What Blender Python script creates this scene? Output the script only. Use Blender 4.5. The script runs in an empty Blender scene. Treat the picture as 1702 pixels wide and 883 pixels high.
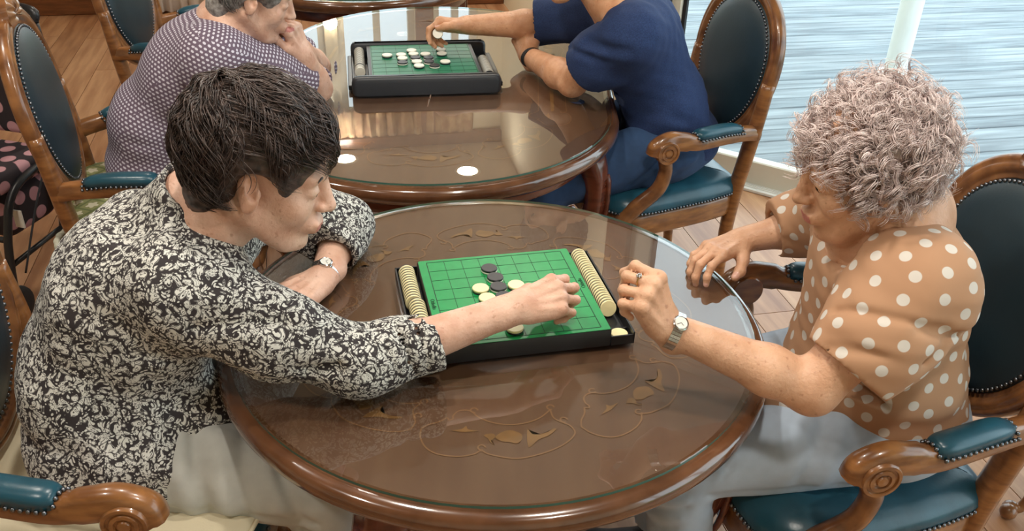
import bpy, math, random
import numpy as np
from math import sin, cos, pi, radians
from mathutils import Matrix, Vector
random.seed(7); rng = np.random.default_rng(7)
S = bpy.context.scene; COL = S.collection
# ------------------------------------------------------------------ camera
TH, RO = radians(30.96), radians(1.95)
cam = bpy.data.cameras.new('camera'); cam_o = bpy.data.objects.new('camera', cam); COL.objects.link(cam_o)
cam.sensor_width = 36; cam.sensor_fit = 'HORIZONTAL'; cam.lens = 36*1470/1702; cam.clip_start = .02
_U0 = Vector((0, sin(TH), cos(TH))); _F = Vector((0, cos(TH), -sin(TH))); _X = Vector((1, 0, 0))
_r = cos(RO)*_X + sin(RO)*_U0; _u = -sin(RO)*_X + cos(RO)*_U0
cam_o.matrix_world = Matrix(((_r.x, _u.x, -_F.x, .0296), (_r.y, _u.y, -_F.y, -1.4292), (_r.z, _u.z, -_F.z, 1.6846), (0, 0, 0, 1)))
S.camera = cam_o
# ------------------------------------------------------------------ world, exposure
W = bpy.data.worlds.new('sky'); S.world = W; W.use_nodes = True
bg = W.node_tree.nodes['Background']; bg.inputs[0].default_value = (.80, .95, 1.03, 1); bg.inputs[1].default_value = 2.3
S.view_settings.view_transform = 'Standard'; S.view_settings.look = 'None'
S.view_settings.exposure = .54; S.view_settings.gamma = 1; S.view_settings.use_curve_mapping = False
# ------------------------------------------------------------------ helpers
def V3(*a): return np.array(a, float)
def nrm(v): v = np.asarray(v, float); return v/np.linalg.norm(v)
def lin(c):
    c = np.array(c, float)/255; return tuple(np.where(c <= .04045, c/12.92, ((c+.055)/1.055)**2.4))
def tag(o, label=None, cat=None, group=None, kind=None):
    for k, v in (('label', label), ('category', cat), ('group', group), ('kind', kind)):
        if v: o[k] = v
    return o
def thing(name, label, cat, loc=(0, 0, 0), rotz=0, group=None, rot=None):
    o = bpy.data.objects.new(name, None); COL.objects.link(o); o.empty_display_size = .05
    o.location = loc; o.rotation_euler = rot if rot else (0, 0, rotz)
    return tag(o, label, cat, group)
def mesh_data(name, verts, faces, mats, fm=None, smooth=True, uv=None):
    me = bpy.data.meshes.new(name)
    verts = np.asarray(verts, np.float32)
    if isinstance(faces, np.ndarray):
        n = len(faces); k = faces.shape[1]
        me.vertices.add(len(verts)); me.vertices.foreach_set('co', verts.ravel())
        me.loops.add(n*k); me.loops.foreach_set('vertex_index', faces.astype(np.int32).ravel())
        me.polygons.add(n); me.polygons.foreach_set('loop_start', np.arange(0, n*k, k, dtype=np.int32))
        me.update(calc_edges=True); me.validate()
    else:
        me.from_pydata([tuple(map(float, v)) for v in verts], [], faces); me.update()
    for m in (mats if isinstance(mats, (list, tuple)) else [mats]): me.materials.append(m)
    if fm is not None: me.polygons.foreach_set('material_index', np.asarray(fm, np.int32))
    if uv is not None:
        l = me.uv_layers.new(name='UVMap'); l.data.foreach_set('uv', np.asarray(uv, np.float32).ravel())
    me.polygons.foreach_set('use_smooth', np.full(len(me.polygons), bool(smooth)))
    return me
def obj(name, me, parent=None):
    o = bpy.data.objects.new(name, me); COL.objects.link(o)
    if parent: o.parent = parent
    return o
def copy_tree(o, parent=None):
    c = o.copy(); COL.objects.link(c)
    if parent is not None: c.parent = parent
    for ch in list(o.children): copy_tree(ch, c)
    return c
class MB:
    """collects shapes for one mesh"""
    def __init__(s): s.v = []; s.f = []; s.m = []
    def add(s, v, f, m=0):
        b = len(s.v); s.v += [tuple(map(float, p)) for p in v]; s.f += [tuple(b+i for i in q) for q in f]; s.m += [m]*len(f); return s
    def box(s, lo, hi, m=0, M=None, bev=0):
        x0, y0, z0 = lo; x1, y1, z1 = hi
        if bev:
            b = bev; xs = [x0, x0+b, x1-b, x1]
            rings = []
            for z, i in ((z0, b), (z0+b, 0), (z1-b, 0), (z1, b)):
                a0, a1, c0, c1 = x0+i, x1-i, y0+i, y1-i; k = b if i == 0 else b*.6
                rings.append([(a0+k, c0, z), (a1-k, c0, z), (a1, c0+k, z), (a1, c1-k, z), (a1-k, c1, z), (a0+k, c1, z), (a0, c1-k, z), (a0, c0+k, z)])
            return s.loft(rings, True, m, caps=True, M=M)
        v = [V3(x, y, z) for z in (z0, z1) for y in (y0, y1) for x in (x0, x1)]
        if M is not None: v = [M(p) for p in v]
        return s.add(v, [(0, 2, 3, 1), (4, 5, 7, 6), (0, 1, 5, 4), (2, 6, 7, 3), (0, 4, 6, 2), (1, 3, 7, 5)], m)
    def loft(s, rings, closed=True, m=0, caps=False, M=None, loop=False):
        n = len(rings[0]); v = [p for r in rings for p in r]
        if M is not None: v = [M(np.array(p)) for p in v]
        f = []; R = len(rings)
        for i in range(R if loop else R-1):
            a = i*n; b = ((i+1) % R)*n
            for j in range(n if closed else n-1):
                k = (j+1) % n; f.append((a+j, a+k, b+k, b+j))
        if caps: f += [tuple(range(n))[::-1], tuple(range((R-1)*n, R*n))]
        return s.add(v, f, m)
    def tube(s, path, r, n=10, m=0, caps=True, closed=False, flat=(1, 1), up=None):
        P = [np.array(p, float) for p in path]; N = len(P)
        if np.isscalar(r): r = [r]*N
        T = []
        for i in range(N):
            a = P[(i-1) % N] if (closed or i) else P[0]; b = P[(i+1) % N] if (closed or i < N-1) else P[-1]
            T.append(nrm(b-a))
        u = np.array(up, float) if up is not None else (V3(0, 0, 1) if abs(T[0][2]) < .9 else V3(1, 0, 0))
        rings = []
        for i in range(N):
            t = T[i]; x = u-t*(u@t)
            if np.linalg.norm(x) < 1e-4: x = V3(1, 0, 0)-t*t[0]
            x = nrm(x); u = x if up is None else u; y = np.cross(t, x)
            rings.append([P[i]+r[i]*(flat[0]*cos(2*pi*j/n)*x+flat[1]*sin(2*pi*j/n)*y) for j in range(n)])
        return s.loft(rings, True, m, caps=caps and not closed, loop=closed)
    def lathe(s, prof, n=32, c=(0, 0, 0), m=0):
        rings = [[(c[0]+r*cos(2*pi*j/n), c[1]+r*sin(2*pi*j/n), c[2]+z) for j in range(n)] for r, z in prof]
        return s.loft(rings, True, m)
    def ball(s, c, r, n=8, k=5, m=0, sc=(1, 1, 1)):
        c = np.array(c, float); rings = []
        for i in range(1, k):
            t = pi*i/k; rings.append([c+r*np.array(sc)*V3(sin(t)*cos(2*pi*j/n), sin(t)*sin(2*pi*j/n), -cos(t)) for j in range(n)])
        b = len(s.v); s.loft(rings, True, m)
        s.v += [tuple(c-V3(0, 0, r*sc[2])), tuple(c+V3(0, 0, r*sc[2]))]; e = len(s.v)
        for j in range(n):
            s.f.append((e-2, b+(j+1) % n, b+j)); s.m.append(m)
            q = b+(k-2)*n; s.f.append((e-1, q+j, q+(j+1) % n)); s.m.append(m)
        return s
    def me(s, name, mats, smooth=True): return mesh_data(name, s.v, s.f, mats, s.m, smooth)
    def build(s, name, mats, parent=None, smooth=True, sharp=None):
        me = s.me(name, mats, smooth)
        o = obj(name, me, parent)
        if sharp: me.set_sharp_from_angle(angle=radians(sharp))
        return o
def struct(o): o['kind'] = 'structure'; return o
def spline(pts, n=8, closed=False):
    P = [np.array(p, float) for p in pts]; N = len(P); out = []
    for i in range(N if closed else N-1):
        p1, p2 = P[i], P[(i+1) % N]
        p0 = P[(i-1) % N] if (closed or i) else 2*p1-p2
        p3 = P[(i+2) % N] if (closed or i < N-2) else 2*p2-p1
        for j in range(n):
            t = j/n; out.append(.5*((2*p1)+(-p0+p2)*t+(2*p0-5*p1+4*p2-p3)*t*t+(-p0+3*p1-3*p2+p3)*t**3))
    if not closed: out.append(P[-1])
    return out
# ------------------------------------------------------------------ materials
def nodes(m):
    m.use_nodes = True; nt = m.node_tree; return nt, nt.nodes['Principled BSDF']
def mat(name, c, rough=.5, metal=0, coat=0, var=None, bump=None, stretch=(1, 1, 1), c2=None, spec=.5, sheen=0, sss=0, coord='Object', sh=(0, 0, 0)):
    """procedural principled: var=(scale, amount, detail) mixes c and c2 by noise, bump=(scale,strength,dist)"""
    m = bpy.data.materials.new(name); nt, b = nodes(m)
    b.inputs['Base Color'].default_value = (*c, 1); b.inputs['Roughness'].default_value = rough
    b.inputs['Metallic'].default_value = metal; b.inputs['Coat Weight'].default_value = coat; b.inputs['Coat Roughness'].default_value = .08
    b.inputs['Specular IOR Level'].default_value = spec
    if sheen: b.inputs['Sheen Weight'].default_value = sheen
    if sss: b.inputs['Subsurface Weight'].default_value = sss; b.inputs['Subsurface Radius'].default_value = (.012, .005, .003); b.inputs['Subsurface Scale'].default_value = 1
    tc = nt.nodes.new('ShaderNodeTexCoord'); mp = nt.nodes.new('ShaderNodeMapping'); nt.links.new(tc.outputs[coord], mp.inputs[0])
    mp.inputs['Scale'].default_value = stretch; mp.inputs['Rotation'].default_value = sh
    if var:
        n = nt.nodes.new('ShaderNodeTexNoise'); n.inputs['Scale'].default_value = var[0]; n.inputs['Detail'].default_value = var[2] if len(var) > 2 else 4
        nt.links.new(mp.outputs[0], n.inputs['Vector'])
        r = nt.nodes.new('ShaderNodeValToRGB'); nt.links.new(n.outputs[0], r.inputs[0])
        d = c2 if c2 else tuple(x*(1-var[1]) for x in c)
        r.color_ramp.elements[0].position = .35; r.color_ramp.elements[0].color = (*d, 1)
        r.color_ramp.elements[1].position = .68; r.color_ramp.elements[1].color = (*c, 1)
        nt.links.new(r.outputs[0], b.inputs['Base Color'])
    if bump:
        n = nt.nodes.new('ShaderNodeTexNoise'); n.inputs['Scale'].default_value = bump[0]; n.inputs['Detail'].default_value = 6
        nt.links.new(mp.outputs[0], n.inputs['Vector'])
        bp = nt.nodes.new('ShaderNodeBump'); bp.inputs['Strength'].default_value = bump[1]; bp.inputs['Distance'].default_value = bump[2] if len(bump) > 2 else .002
        nt.links.new(n.outputs[0], bp.inputs['Height']); nt.links.new(bp.outputs[0], b.inputs['Normal'])
    return m
def glass_mat(name, tint=(.93, .97, .95), ior=1.5, rough=0.0):
    m = bpy.data.materials.new(name); m.use_nodes = True; nt = m.node_tree; nt.nodes.clear()
    o = nt.nodes.new('ShaderNodeOutputMaterial'); mx = nt.nodes.new('ShaderNodeMixShader'); t = nt.nodes.new('ShaderNodeBsdfTransparent'); g = nt.nodes.new('ShaderNodeBsdfGlossy'); f = nt.nodes.new('ShaderNodeFresnel')
    t.inputs[0].default_value = (*tint, 1); g.inputs['Roughness'].default_value = rough; f.inputs[0].default_value = ior
    ge = nt.nodes.new('ShaderNodeNewGeometry'); sb = nt.nodes.new('ShaderNodeMath'); sb.operation = 'SUBTRACT'; sb.inputs[0].default_value = 1; nt.links.new(ge.outputs['Backfacing'], sb.inputs[1])
    mu = nt.nodes.new('ShaderNodeMath'); mu.operation = 'MULTIPLY'; nt.links.new(f.outputs[0], mu.inputs[0]); nt.links.new(sb.outputs[0], mu.inputs[1])
    nt.links.new(mu.outputs[0], mx.inputs[0]); nt.links.new(t.outputs[0], mx.inputs[1]); nt.links.new(g.outputs[0], mx.inputs[2]); nt.links.new(mx.outputs[0], o.inputs[0])
    return m
M = {}
M['chair_wood'] = mat('chair_wood', lin((160, 108, 62)), .28, coat=.5, var=(14, .4), c2=lin((112, 70, 38)), stretch=(1, 1, 4))
M['carve_wood'] = mat('carved_wood', lin((152, 102, 60)), .28, coat=.5, var=(20, .4), c2=lin((98, 60, 34)))
M['leather'] = mat('teal_leather', lin((38, 86, 104)), .29, var=(9, .2), c2=lin((28, 68, 82)), bump=(160, .18, .0012))
M['leather_shaded'] = mat('shaded_leather', lin((32, 52, 62)), .42, var=(9, .2), bump=(160, .18, .0012))  # same leather for the backs, their backlit shade put into the colour
M['nail'] = mat('nail_pewter', lin((120, 124, 130)), .3, 1)
M['mahogany'] = mat('mahogany', lin((122, 62, 40)), .22, coat=.6, var=(10, .4), c2=lin((84, 38, 24)), stretch=(1, 1, 3))
M['table_top'] = mat('table_veneer', lin((116, 82, 62)), .4, var=(3, .2), c2=lin((106, 72, 54)), stretch=(9, 1, 1))
M['table_rim'] = mat('table_rim', lin((108, 70, 46)), .2, coat=1, var=(12, .3), c2=lin((82, 50, 30)))
M['inlay'] = mat('inlay_wood', lin((150, 106, 64)), .4, var=(40, .25))
M['inlay_line'] = mat('inlay_line', lin((144, 102, 70)), .4)
M['glass'] = glass_mat('table_glass', (.93, .95, .935), 2.0)
M['glass_edge'] = mat('glass_edge', lin((70, 110, 98)), .1, coat=.4)
M['pane'] = glass_mat('window_glass', (.97, .985, .98))
M['floor'] = mat('floor_plank', lin((196, 150, 112)), .34, var=(3.5, .3), c2=lin((160, 112, 78)), stretch=(7, .7, 1), bump=(30, .1))
M['floor_b'] = mat('floor_plank_dark', lin((182, 134, 96)), .34, var=(3.5, .3), c2=lin((146, 98, 66)), stretch=(7, .7, 1), bump=(30, .1))
M['gap'] = mat('floor_gap', lin((92, 62, 42)), .8)
M['deck'] = mat('deck_board', lin((150, 158, 162)), .6, var=(2.2, .4, 8), c2=lin((104, 111, 116)), stretch=(.8, 9, 1), bump=(60, .4, .003))
M['deck_b'] = mat('deck_board_worn', lin((138, 148, 153)), .6, var=(2.6, .4, 8), c2=lin((92, 100, 106)), stretch=(.8, 9, 1), bump=(60, .4, .003))
M['wall'] = mat('plaster', lin((232, 222, 196)), .8, bump=(80, .1))
M['ceiling'] = mat('ceiling', lin((206, 192, 172)), .8)
M['trimwood'] = mat('trim_wood', lin((130, 78, 42)), .35, coat=.3, var=(8, .4), stretch=(1, 1, 6))
M['frame'] = mat('cream_frame', lin((226, 222, 206)), .4, var=(6, .06))
M['white'] = mat('white_paint', lin((236, 236, 230)), .4, var=(9, .05))
M['black'] = mat('black_plastic', lin((30, 31, 34)), .35, bump=(300, .05))
M['black2'] = mat('charcoal_plastic', lin((46, 50, 56)), .42, bump=(300, .05))
M['rubber'] = mat('rubber', lin((28, 28, 30)), .7)
M['chrome'] = mat('chrome', lin((205, 205, 205)), .18, 1)
M['gold'] = mat('gold', lin((200, 170, 110)), .25, 1)
M['felt'] = mat('board_green', lin((18, 150, 80)), .38, var=(60, .1))
M['felt2'] = mat('board_green_deep', lin((14, 118, 84)), .4, var=(60, .1))
M['ink'] = mat('board_ink', lin((16, 52, 34)), .6)
M['cream'] = mat('disc_cream', lin((240, 228, 176)), .35)
M['dwhite'] = mat('disc_white', lin((238, 236, 222)), .35)
M['dblack'] = mat('disc_black', lin((46, 46, 50)), .4)
M['curtain'] = mat('curtain', lin((196, 168, 128)), .9, var=(14, .3), c2=lin((150, 112, 82)))
M['lace'] = mat('white_lace', lin((244, 246, 244)), .9)
# ------------------------------------------------------------------ the setting: room turned 13.2 deg, with an angled bay of glass doors
BA = radians(13.2); E1 = V3(cos(BA), sin(BA), 0); E2 = V3(-sin(BA), cos(BA), 0)
def add_rand(m, amt=37.0):
    nt = m.node_tree; oi = nt.nodes.new('ShaderNodeObjectInfo'); mu = nt.nodes.new('ShaderNodeMath'); mu.operation = 'MULTIPLY'; mu.inputs[1].default_value = amt
    nt.links.new(oi.outputs['Random'], mu.inputs[0])
    for n in nt.nodes:
        if n.type == 'MAPPING': nt.links.new(mu.outputs[0], n.inputs['Location'])
for k in ('floor', 'floor_b', 'deck', 'deck_b'): add_rand(M[k])
def bobj(o): o.rotation_euler = (0, 0, BA); return o
X0, X1, CC = 1.07, 2.42, 3.381       # room limits in the turned frame: x<=X0 deep, x+y<=CC in the bay, x<=X1
YB = 5.0                              # back wall
floor = bobj(struct(MB().box((-4.6, -3.2, -.12), (X1, CC-X1, -.014)).box((-4.6, CC-X1, -.12), (X0, YB+.1, -.0141)).add(
    [(X0, CC-X1, -.0142), (X1, CC-X1, -.0142), (X0, CC-X0, -.0142)], [(0, 1, 2)]).build('floor', M['gap'], smooth=False)))
def clip(poly, a, b, c):              # keep a*x+b*y<=c
    out = []
    for i in range(len(poly)):
        p, q = poly[i], poly[(i+1) % len(poly)]; dp = a*p[0]+b*p[1]-c; dq = a*q[0]+b*q[1]-c
        if dp <= 0: out.append(p)
        if dp*dq < 0: t = dp/(dp-dq); out.append((p[0]+t*(q[0]-p[0]), p[1]+t*(q[1]-p[1])))
    return out
PW, PL = .163, 1.18
pm = {}
k0 = math.floor((-3.95-1.0906)/PW)
for i in range(k0, 9):
    x = 1.0906+i*PW; off = (i*.47 % 1)*PL
    for j in range(-2, 6):
        y = j*PL+off-.3
        if y > YB or y+PL < -1.5: continue
        poly = [(x, y), (x+PW-.003, y), (x+PW-.003, min(y+PL-.003, YB)), (x, min(y+PL-.003, YB))]
        if x > X0-.05: poly = clip(poly, 1, 1, CC)
        if len(poly) < 3: continue
        cx, cy = x, y
        key = tuple(round(c, 3) for p in poly for c in (p[0]-cx, p[1]-cy))+(((i*7+j*3) % 3) == 0,)
        if key not in pm:
            n = len(poly); v = [(p[0]-cx, p[1]-cy, z) for z in (-.014, 0) for p in poly]
            pm[key] = mesh_data('plank', v, [tuple(range(n, 2*n))]+[(a, (a+1) % n, n+(a+1) % n, n+a) for a in range(n)], M['floor_b'] if key[-1] else M['floor'], smooth=False)
        o = obj('plank', pm[key], floor); o.location = (cx, cy, 0)
# deck outside, boards run along E1
deck = bobj(struct(MB().box((X0+.05, -3, -.2), (9, 12, -.075)).build('terrace', M['rubber'], smooth=False)))
deck['label'] = 'weathered grey timber terrace outside the glass doors'
for j in range(64):
    y = -1.6+j*.142; a = max(X0+.12, CC-y+.10) if y > CC-X1 else X1+.12
    if a > 8: continue
    me = mesh_data('deck_board', *(lambda b: (b.v, b.f))(MB().box((0, 0, -.07), (8.6-a, .134, -.035), bev=.004)), M['deck_b'] if j % 3 == 1 else M['deck'], smooth=False)
    o = obj('deck_board', me, deck); o.location = (a, y, 0)
lawn = struct(MB().box((-30, -30, -.5), (40, 45, -.21)).build('ground', mat('lawn', lin((96, 128, 70)), .9, var=(3, .4)), smooth=False))
# white round post on the terrace
post = thing('terrace_post', 'white round metal post standing on the grey deck outside', 'post', (2.314, 3.83, -.035))
MB().lathe([(.066, 0), (.066, 2.55)], 28).build('shaft', M['white'], post)
MB().lathe([(0, .03), (.1, .03), (.105, .012), (.105, 0)], 28).build('base_collar', M['white'], post)
# angled glass door wall: frame origin P0, x along the wall
P0 = V3(1.031, 2.174, 0); AW = BA-pi/4; HT = 2.46
d1 = struct(thing('door_1', None, None, P0, AW)); d1['label'] = 'cream framed glass door to the terrace'
FD = (-.03, .03)
def frm(name, x0, x1, z0, z1, m='frame', y=(-.028, .028), parent=d1, b=.005): return MB().box((x0, y[0], z0), (x1, y[1], z1), bev=b).build(name, M[m], parent, sharp=40)
tR = (X1-P0@E1)/cos(pi/4)            # where it meets the right wall
frm('bottom_rail', -.365, tR-.04, .016, .125); frm('top_rail', -.365, tR-.04, HT-.1, HT)
frm('stile', -.475, -.365, .016, HT); frm('stile', tR-.14, tR-.04, .125, HT-.1)
frm('gasket', -.365, -.348, .125, HT-.1, 'rubber', (-.012, .012), b=.002)
MB().box((-.348, -.004, .12), (tR-.13, .004, HT-.09)).build('pane', M['pane'], d1, smooth=False)
frm('track', -.6, tR, 0, .016, 'white', (-.075, .05), b=.003)
for yy in (-.06, -.045, -.03): MB().box((-.47, yy, .016), (tR-.05, yy+.005, .021)).build('track_rib', M['white'], d1, smooth=False)
hd = MB(); hd.tube(spline([(-.405, -.03, .58), (-.405, -.075, .60), (-.405, -.08, .9), (-.405, -.075, 1.2), (-.405, -.03, 1.22)], 6), .013, 12, flat=(1, 1.4)); hd.build('handle', M['black'], d1)
t1 = struct(MB().box((-.6, -.06, 0), (-.476, .06, HT+.04), bev=.008).build('trim_1', M['trimwood'], sharp=40)); t1.location = P0; t1.rotation_euler = (0, 0, AW)
# right glass wall, runs along -E2 from the bay corner
K1 = E1*X1+E2*(CC-X1)
w1 = struct(thing('window_1', None, None, K1, BA-pi/2)); w1['label'] = 'cream framed glazing along the right side of the room'
for x in (0, 1.2, 2.4, 3.6): frm('mullion', x-.05, x+.05, .016, HT, parent=w1)
frm('bottom_rail', .05, 3.55, .016, .125, parent=w1); frm('top_rail', .05, 3.55, HT-.1, HT, parent=w1)
for x in (0, 1.2, 2.4): MB().box((x+.05, -.004, .12), (x+1.15, .004, HT-.09)).build('pane', M['pane'], w1, smooth=False)
# plaster walls
def wall(name, boxes, m='wall'):
    b = MB()
    for lo, hi in boxes: b.box(lo, hi)
    return bobj(struct(b.build(name, M[m], smooth=False)))
wall('wall_inner', [((X0+.0, CC-X0+.04, 0), (X0+.12, YB, 2.5))])
# back wall with windows: piers, sill wall, lintel
WZ0, WZ1 = .5, 2.26
wins = [(-4.2, -3.3), (-.85, -.23), (-.14, .42), (.55, .88)]
b = []; xs = -4.6
for a0, a1 in wins: b.append(((xs, YB, 0), (a0, YB+.14, 2.5))); xs = a1
b.append(((xs, YB, 0), (X0+.12, YB+.14, 2.5)))
for a0, a1 in wins: b += [((a0, YB, 0), (a1, YB+.14, WZ0)), ((a0, YB, WZ1), (a1, YB+.14, 2.5))]
wall('wall_back', b)
for i, (a0, a1) in enumerate(wins):
    w = bobj(struct(thing('window_%d' % (i+2), None, None))); w['label'] = 'window in the back wall'
    for x in (a0, (a0+a1)/2-.02, a1-.05): MB().box((x, YB+.04, WZ0), (x+.05, YB+.1, WZ1)).build('frame_post', M['frame'], w, smooth=False)
    for z in (WZ0, WZ1-.05): MB().box((a0, YB+.04, z), (a1, YB+.1, z+.05)).build('frame_rail', M['frame'], w, smooth=False)
    MB().box((a0, YB+.066, WZ0), (a1, YB+.074, WZ1)).build('pane', M['pane'], w, smooth=False)
bobj(struct(MB().box((-4.6, YB-.025, 0), (X0, YB, .14), bev=.006).build('baseboard_back', M['trimwood'], sharp=40)))
bobj(struct(MB().box((-4.6, YB-.06, 2.40), (X0, YB, 2.5), bev=.01).build('trim_2', M['trimwood'], sharp=40)))
wall('wall_front', [((-4.72, -3.32, 0), (X1+.1, -3.2, 2.5))])
wall('wall_left', [((-4.72, -3.2, 0), (-4.6, YB+.14, 2.5))])
# ceiling with recessed lights
ceil = bobj(struct(MB().box((-4.72, -3.3, 2.5), (X0, YB+.14, 2.56)).box((X0, -3.3, 2.5), (X1+.1, CC-X1+.1, 2.56)).add(
    [(X0, CC-X1+.1, 2.5), (X1+.1, CC-X1+.1, 2.5), (X0, CC-X0+.15, 2.5)], [(0, 2, 1)]).build('ceiling', M['ceiling'], smooth=False)))
hdr = struct(MB().box((-.62, -.05, HT), (tR+.03, .07, 2.56)).build('trim_3', M['frame'], smooth=False)); hdr.location = P0; hdr.rotation_euler = (0, 0, AW)
lamp_em = bpy.data.materials.new('lamp_diffuser'); _nt, _b = nodes(lamp_em); _b.inputs['Base Color'].default_value = (1, .95, .85, 1)
_b.inputs['Emission Color'].default_value = (1, .84, .6, 1); _b.inputs['Emission Strength'].default_value = 22
dl_r = MB().lathe([(.074, -.001), (.076, -.004), (.095, -.004), (.098, 0)], 28).me('trim_ring', M['white'])
dl_d = MB().lathe([(0, -.006), (.04, -.006), (.072, -.0055), (.075, -.002)], 28).me('diffuser', lamp_em)
def downlight(x, y, label, power=9):
    t = thing('ceiling_downlight', label, 'light', (x, y, 2.5), 0, 'recessed ceiling lights')
    obj('trim_ring', dl_r, t); obj('diffuser', dl_d, t)
    L = bpy.data.lights.new('downlight', 'AREA'); L.shape = 'DISK'; L.size = .14; L.energy = power*.24; L.color = (1, .95, .87)
    o = bpy.data.objects.new('lamp_light', L); COL.objects.link(o); o.parent = t; o.location = (0, 0, -.008)
downlight(-1.24, 4.62, 'recessed ceiling light reflected at the left of the far table', 30)
downlight(-.32, 4.48, 'recessed ceiling light reflected in the middle of the far table', 30)
for q, (x, y) in enumerate([(-1.3, 2.3), (.1, 2.3), (-1.5, .4), (-.45, .1), (.35, -.2), (-1.3, -1.0), (.6, -1.0)]):  # unseen lights, added to brighten the interior
    downlight(x, y, 'unseen added ceiling light, %s' % ['left over the far table', 'over the far end of the far table', 'over the left chairs', 'over the near players', 'right over the near table', 'near left by the camera', 'near right by the camera'][q], 31)
# gathered valance over the back windows, white curtain far left
def pleat(name, label, cat, x0, x1, z0, z1, y, m, amp, per, group=None):
    n = int((x1-x0)/.012); rows = 7; v = []; f = []
    for i in range(n+1):
        x = x0+(x1-x0)*i/n; ph = 2*pi*x/per+1.5*sin(x*9)
        for r in range(rows):
            t = r/(rows-1); v.append((x+.006*sin(ph*.5+3*t), y+amp*(.5+.5*t)*sin(ph)+amp*.4*sin(2.3*ph+t*2), z1+(z0-z1)*t))
    for i in range(n):
        for r in range(rows-1): a = i*rows+r; f.append((a, a+1, a+rows+1, a+rows))
    o = bobj(obj(name, mesh_data(name, v, f, M[m]))); md = o.modifiers.new('thick', 'SOLIDIFY'); md.thickness = .004
    return tag(o, label, cat, group)
pleat('valance', 'gathered beige valance above the back windows', 'curtain', -.95, .84, 2.17, 2.40, YB-.05, 'curtain', .022, .085)
cw = pleat('lace_curtain', 'white lace curtain hanging to the floor by the back wall', 'curtain', -1.33, -1.0, .02, 2.3, YB-.07, 'lace', .018, .07)
bobj(struct(MB().box((-1.41, YB-.1, 0), (-1.345, YB, 2.4), bev=.005).build('trim_4', M['frame'], sharp=40)))
bobj(struct(MB().box((.42, YB-.05, 0), (.55, YB, 2.4), bev=.008).build('trim_5', M['trimwood'], sharp=40)))
sc = bobj(thing('wall_lamp', 'small round wall lamp on the white post between the back windows', 'lamp')); _p = E1*-.185+E2*YB
MB().lathe([(0, .0), (.03, 0), (.035, .015), (.02, .02)], 20).build('bracket', M['gold'], sc).location = (0, 0, -.05)
MB().ball((0, -.0, .03), .05, 16, 10).build('globe', lamp_em, sc)
sc.location = tuple(_p-E2*.06+V3(0, 0, 1.49))
# ------------------------------------------------------------------ tables
TZ = .715
def stad(R, L, n=96, c=(0, 0)):
    """outline of radius R around a straight of length L along +y"""
    out = []
    for j in range(n):
        a = 2*pi*j/n-pi/2; out.append((c[0]+R*cos(a), c[1]+R*sin(a)+(L if 0 < a < pi else (L/2 if abs(sin(a)) < 1e-9 else 0))))
    return out
def ring(R, L, z, n=96): return [(x, y, z) for x, y in stad(R, L, n)]
CART = {'outer': [(-.11, -.327), (-.109, -.348), (-.098, -.371), (-.078, -.385), (-.046, -.389), (-.022, -.383), (-.009, -.374), (.005, -.382), (.047, -.389), (.089, -.375), (.124, -.352), (.142, -.326), (.135, -.307), (.123, -.3), (.108, -.289), (.103, -.27)],
 'top': [(-.028, -.282), (-.016, -.295), (.006, -.306), (.035, -.31), (.064, -.303), (.086, -.289), (.103, -.268)],
 'lt': [(-.11, -.327), (-.098, -.316), (-.085, -.31), (-.076, -.304), (-.07, -.298), (-.066, -.304)], 'lt2': [(-.066, -.304), (-.06, -.3), (-.06, -.292), (-.052, -.28), (-.039, -.277), (-.024, -.283)]}
CART_F = [[(-.061, -.329), (-.044, -.325), (-.037, -.317), (-.033, -.325), (-.016, -.328), (-.032, -.331), (-.043, -.332)],
 [(-.007, -.338), (.007, -.333), (.012, -.341), (.006, -.352), (.012, -.36), (.004, -.354), (.0, -.345)], [(.012, -.341), (.025, -.327), (.039, -.324), (.054, -.332), (.055, -.345), (.047, -.355), (.036, -.352), (.022, -.351)],
 [(.064, -.321), (.072, -.331), (.082, -.331), (.097, -.325), (.108, -.315), (.111, -.319), (.098, -.334), (.082, -.344), (.066, -.363)]]
def ribbon(b, pts, w, z, m=0):
    P = [V3(p[0], p[1], 0) for p in pts]; L, R = [], []
    for i, p in enumerate(P):
        t = nrm(P[min(i+1, len(P)-1)]-P[max(i-1, 0)]); q = V3(-t[1], t[0], 0)*w/2
        L.append((p[0]+q[0], p[1]+q[1], z)); R.append((p[0]-q[0], p[1]-q[1], z))
    b.loft([L, R], False, m)
def cabriole(b, x0, x1, x2, x3, zt, m=0, w=.05):
    """carved S-shaped leg in the radial (x,z) plane, foot scroll at the floor"""
    pts = spline([(x0, 0, zt), (x1, 0, zt*.84), (x1-.012, 0, zt*.62), (x2, 0, zt*.32), (x2+.01, 0, zt*.12), (x3, 0, .03)], 7)
    N = len(pts); rings = []
    for i, p in enumerate(pts):
        t = i/(N-1); ww = w*(1.05-.75*t+.35*max(0, t-.8)*5*.6); dd = w*(.9-.6*t+.4*max(0, t-.8))
        T = nrm(np.array(pts[min(i+1, N-1)])-np.array(pts[max(i-1, 0)])); nx = np.cross(V3(0, 1, 0), T)
        if nx[0] < 0: nx = -nx
        r = []
        for j in range(24):
            a = 2*pi*j/24; rad = 1+.10*max(0, cos(a))*cos(6*a)*(1-t*.7)+.05*sin(26*t+3*a)*max(0, cos(a))*(1-t)
            r.append(np.array(p)+rad*(dd*cos(a)*nx+ww*sin(a)*V3(0, 1, 0)))
        rings.append(r)
    b.loft(rings, True, m, caps=True)
    for s in (-1, 1): b.ball((x3+.012, s*w*.28, .026), .026, 12, 7, m)
    b.tube(spline([(x1+w*.75, 0, zt*.9), (x1+w*.78, 0, zt*.7), (x1-.01+w*.55, 0, zt*.52), (x2+w*.4, 0, zt*.34)], 6), [.004]+[.011-.0004*k for k in range(17)]+[.003], 8, m, flat=(1, 1.4))
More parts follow.
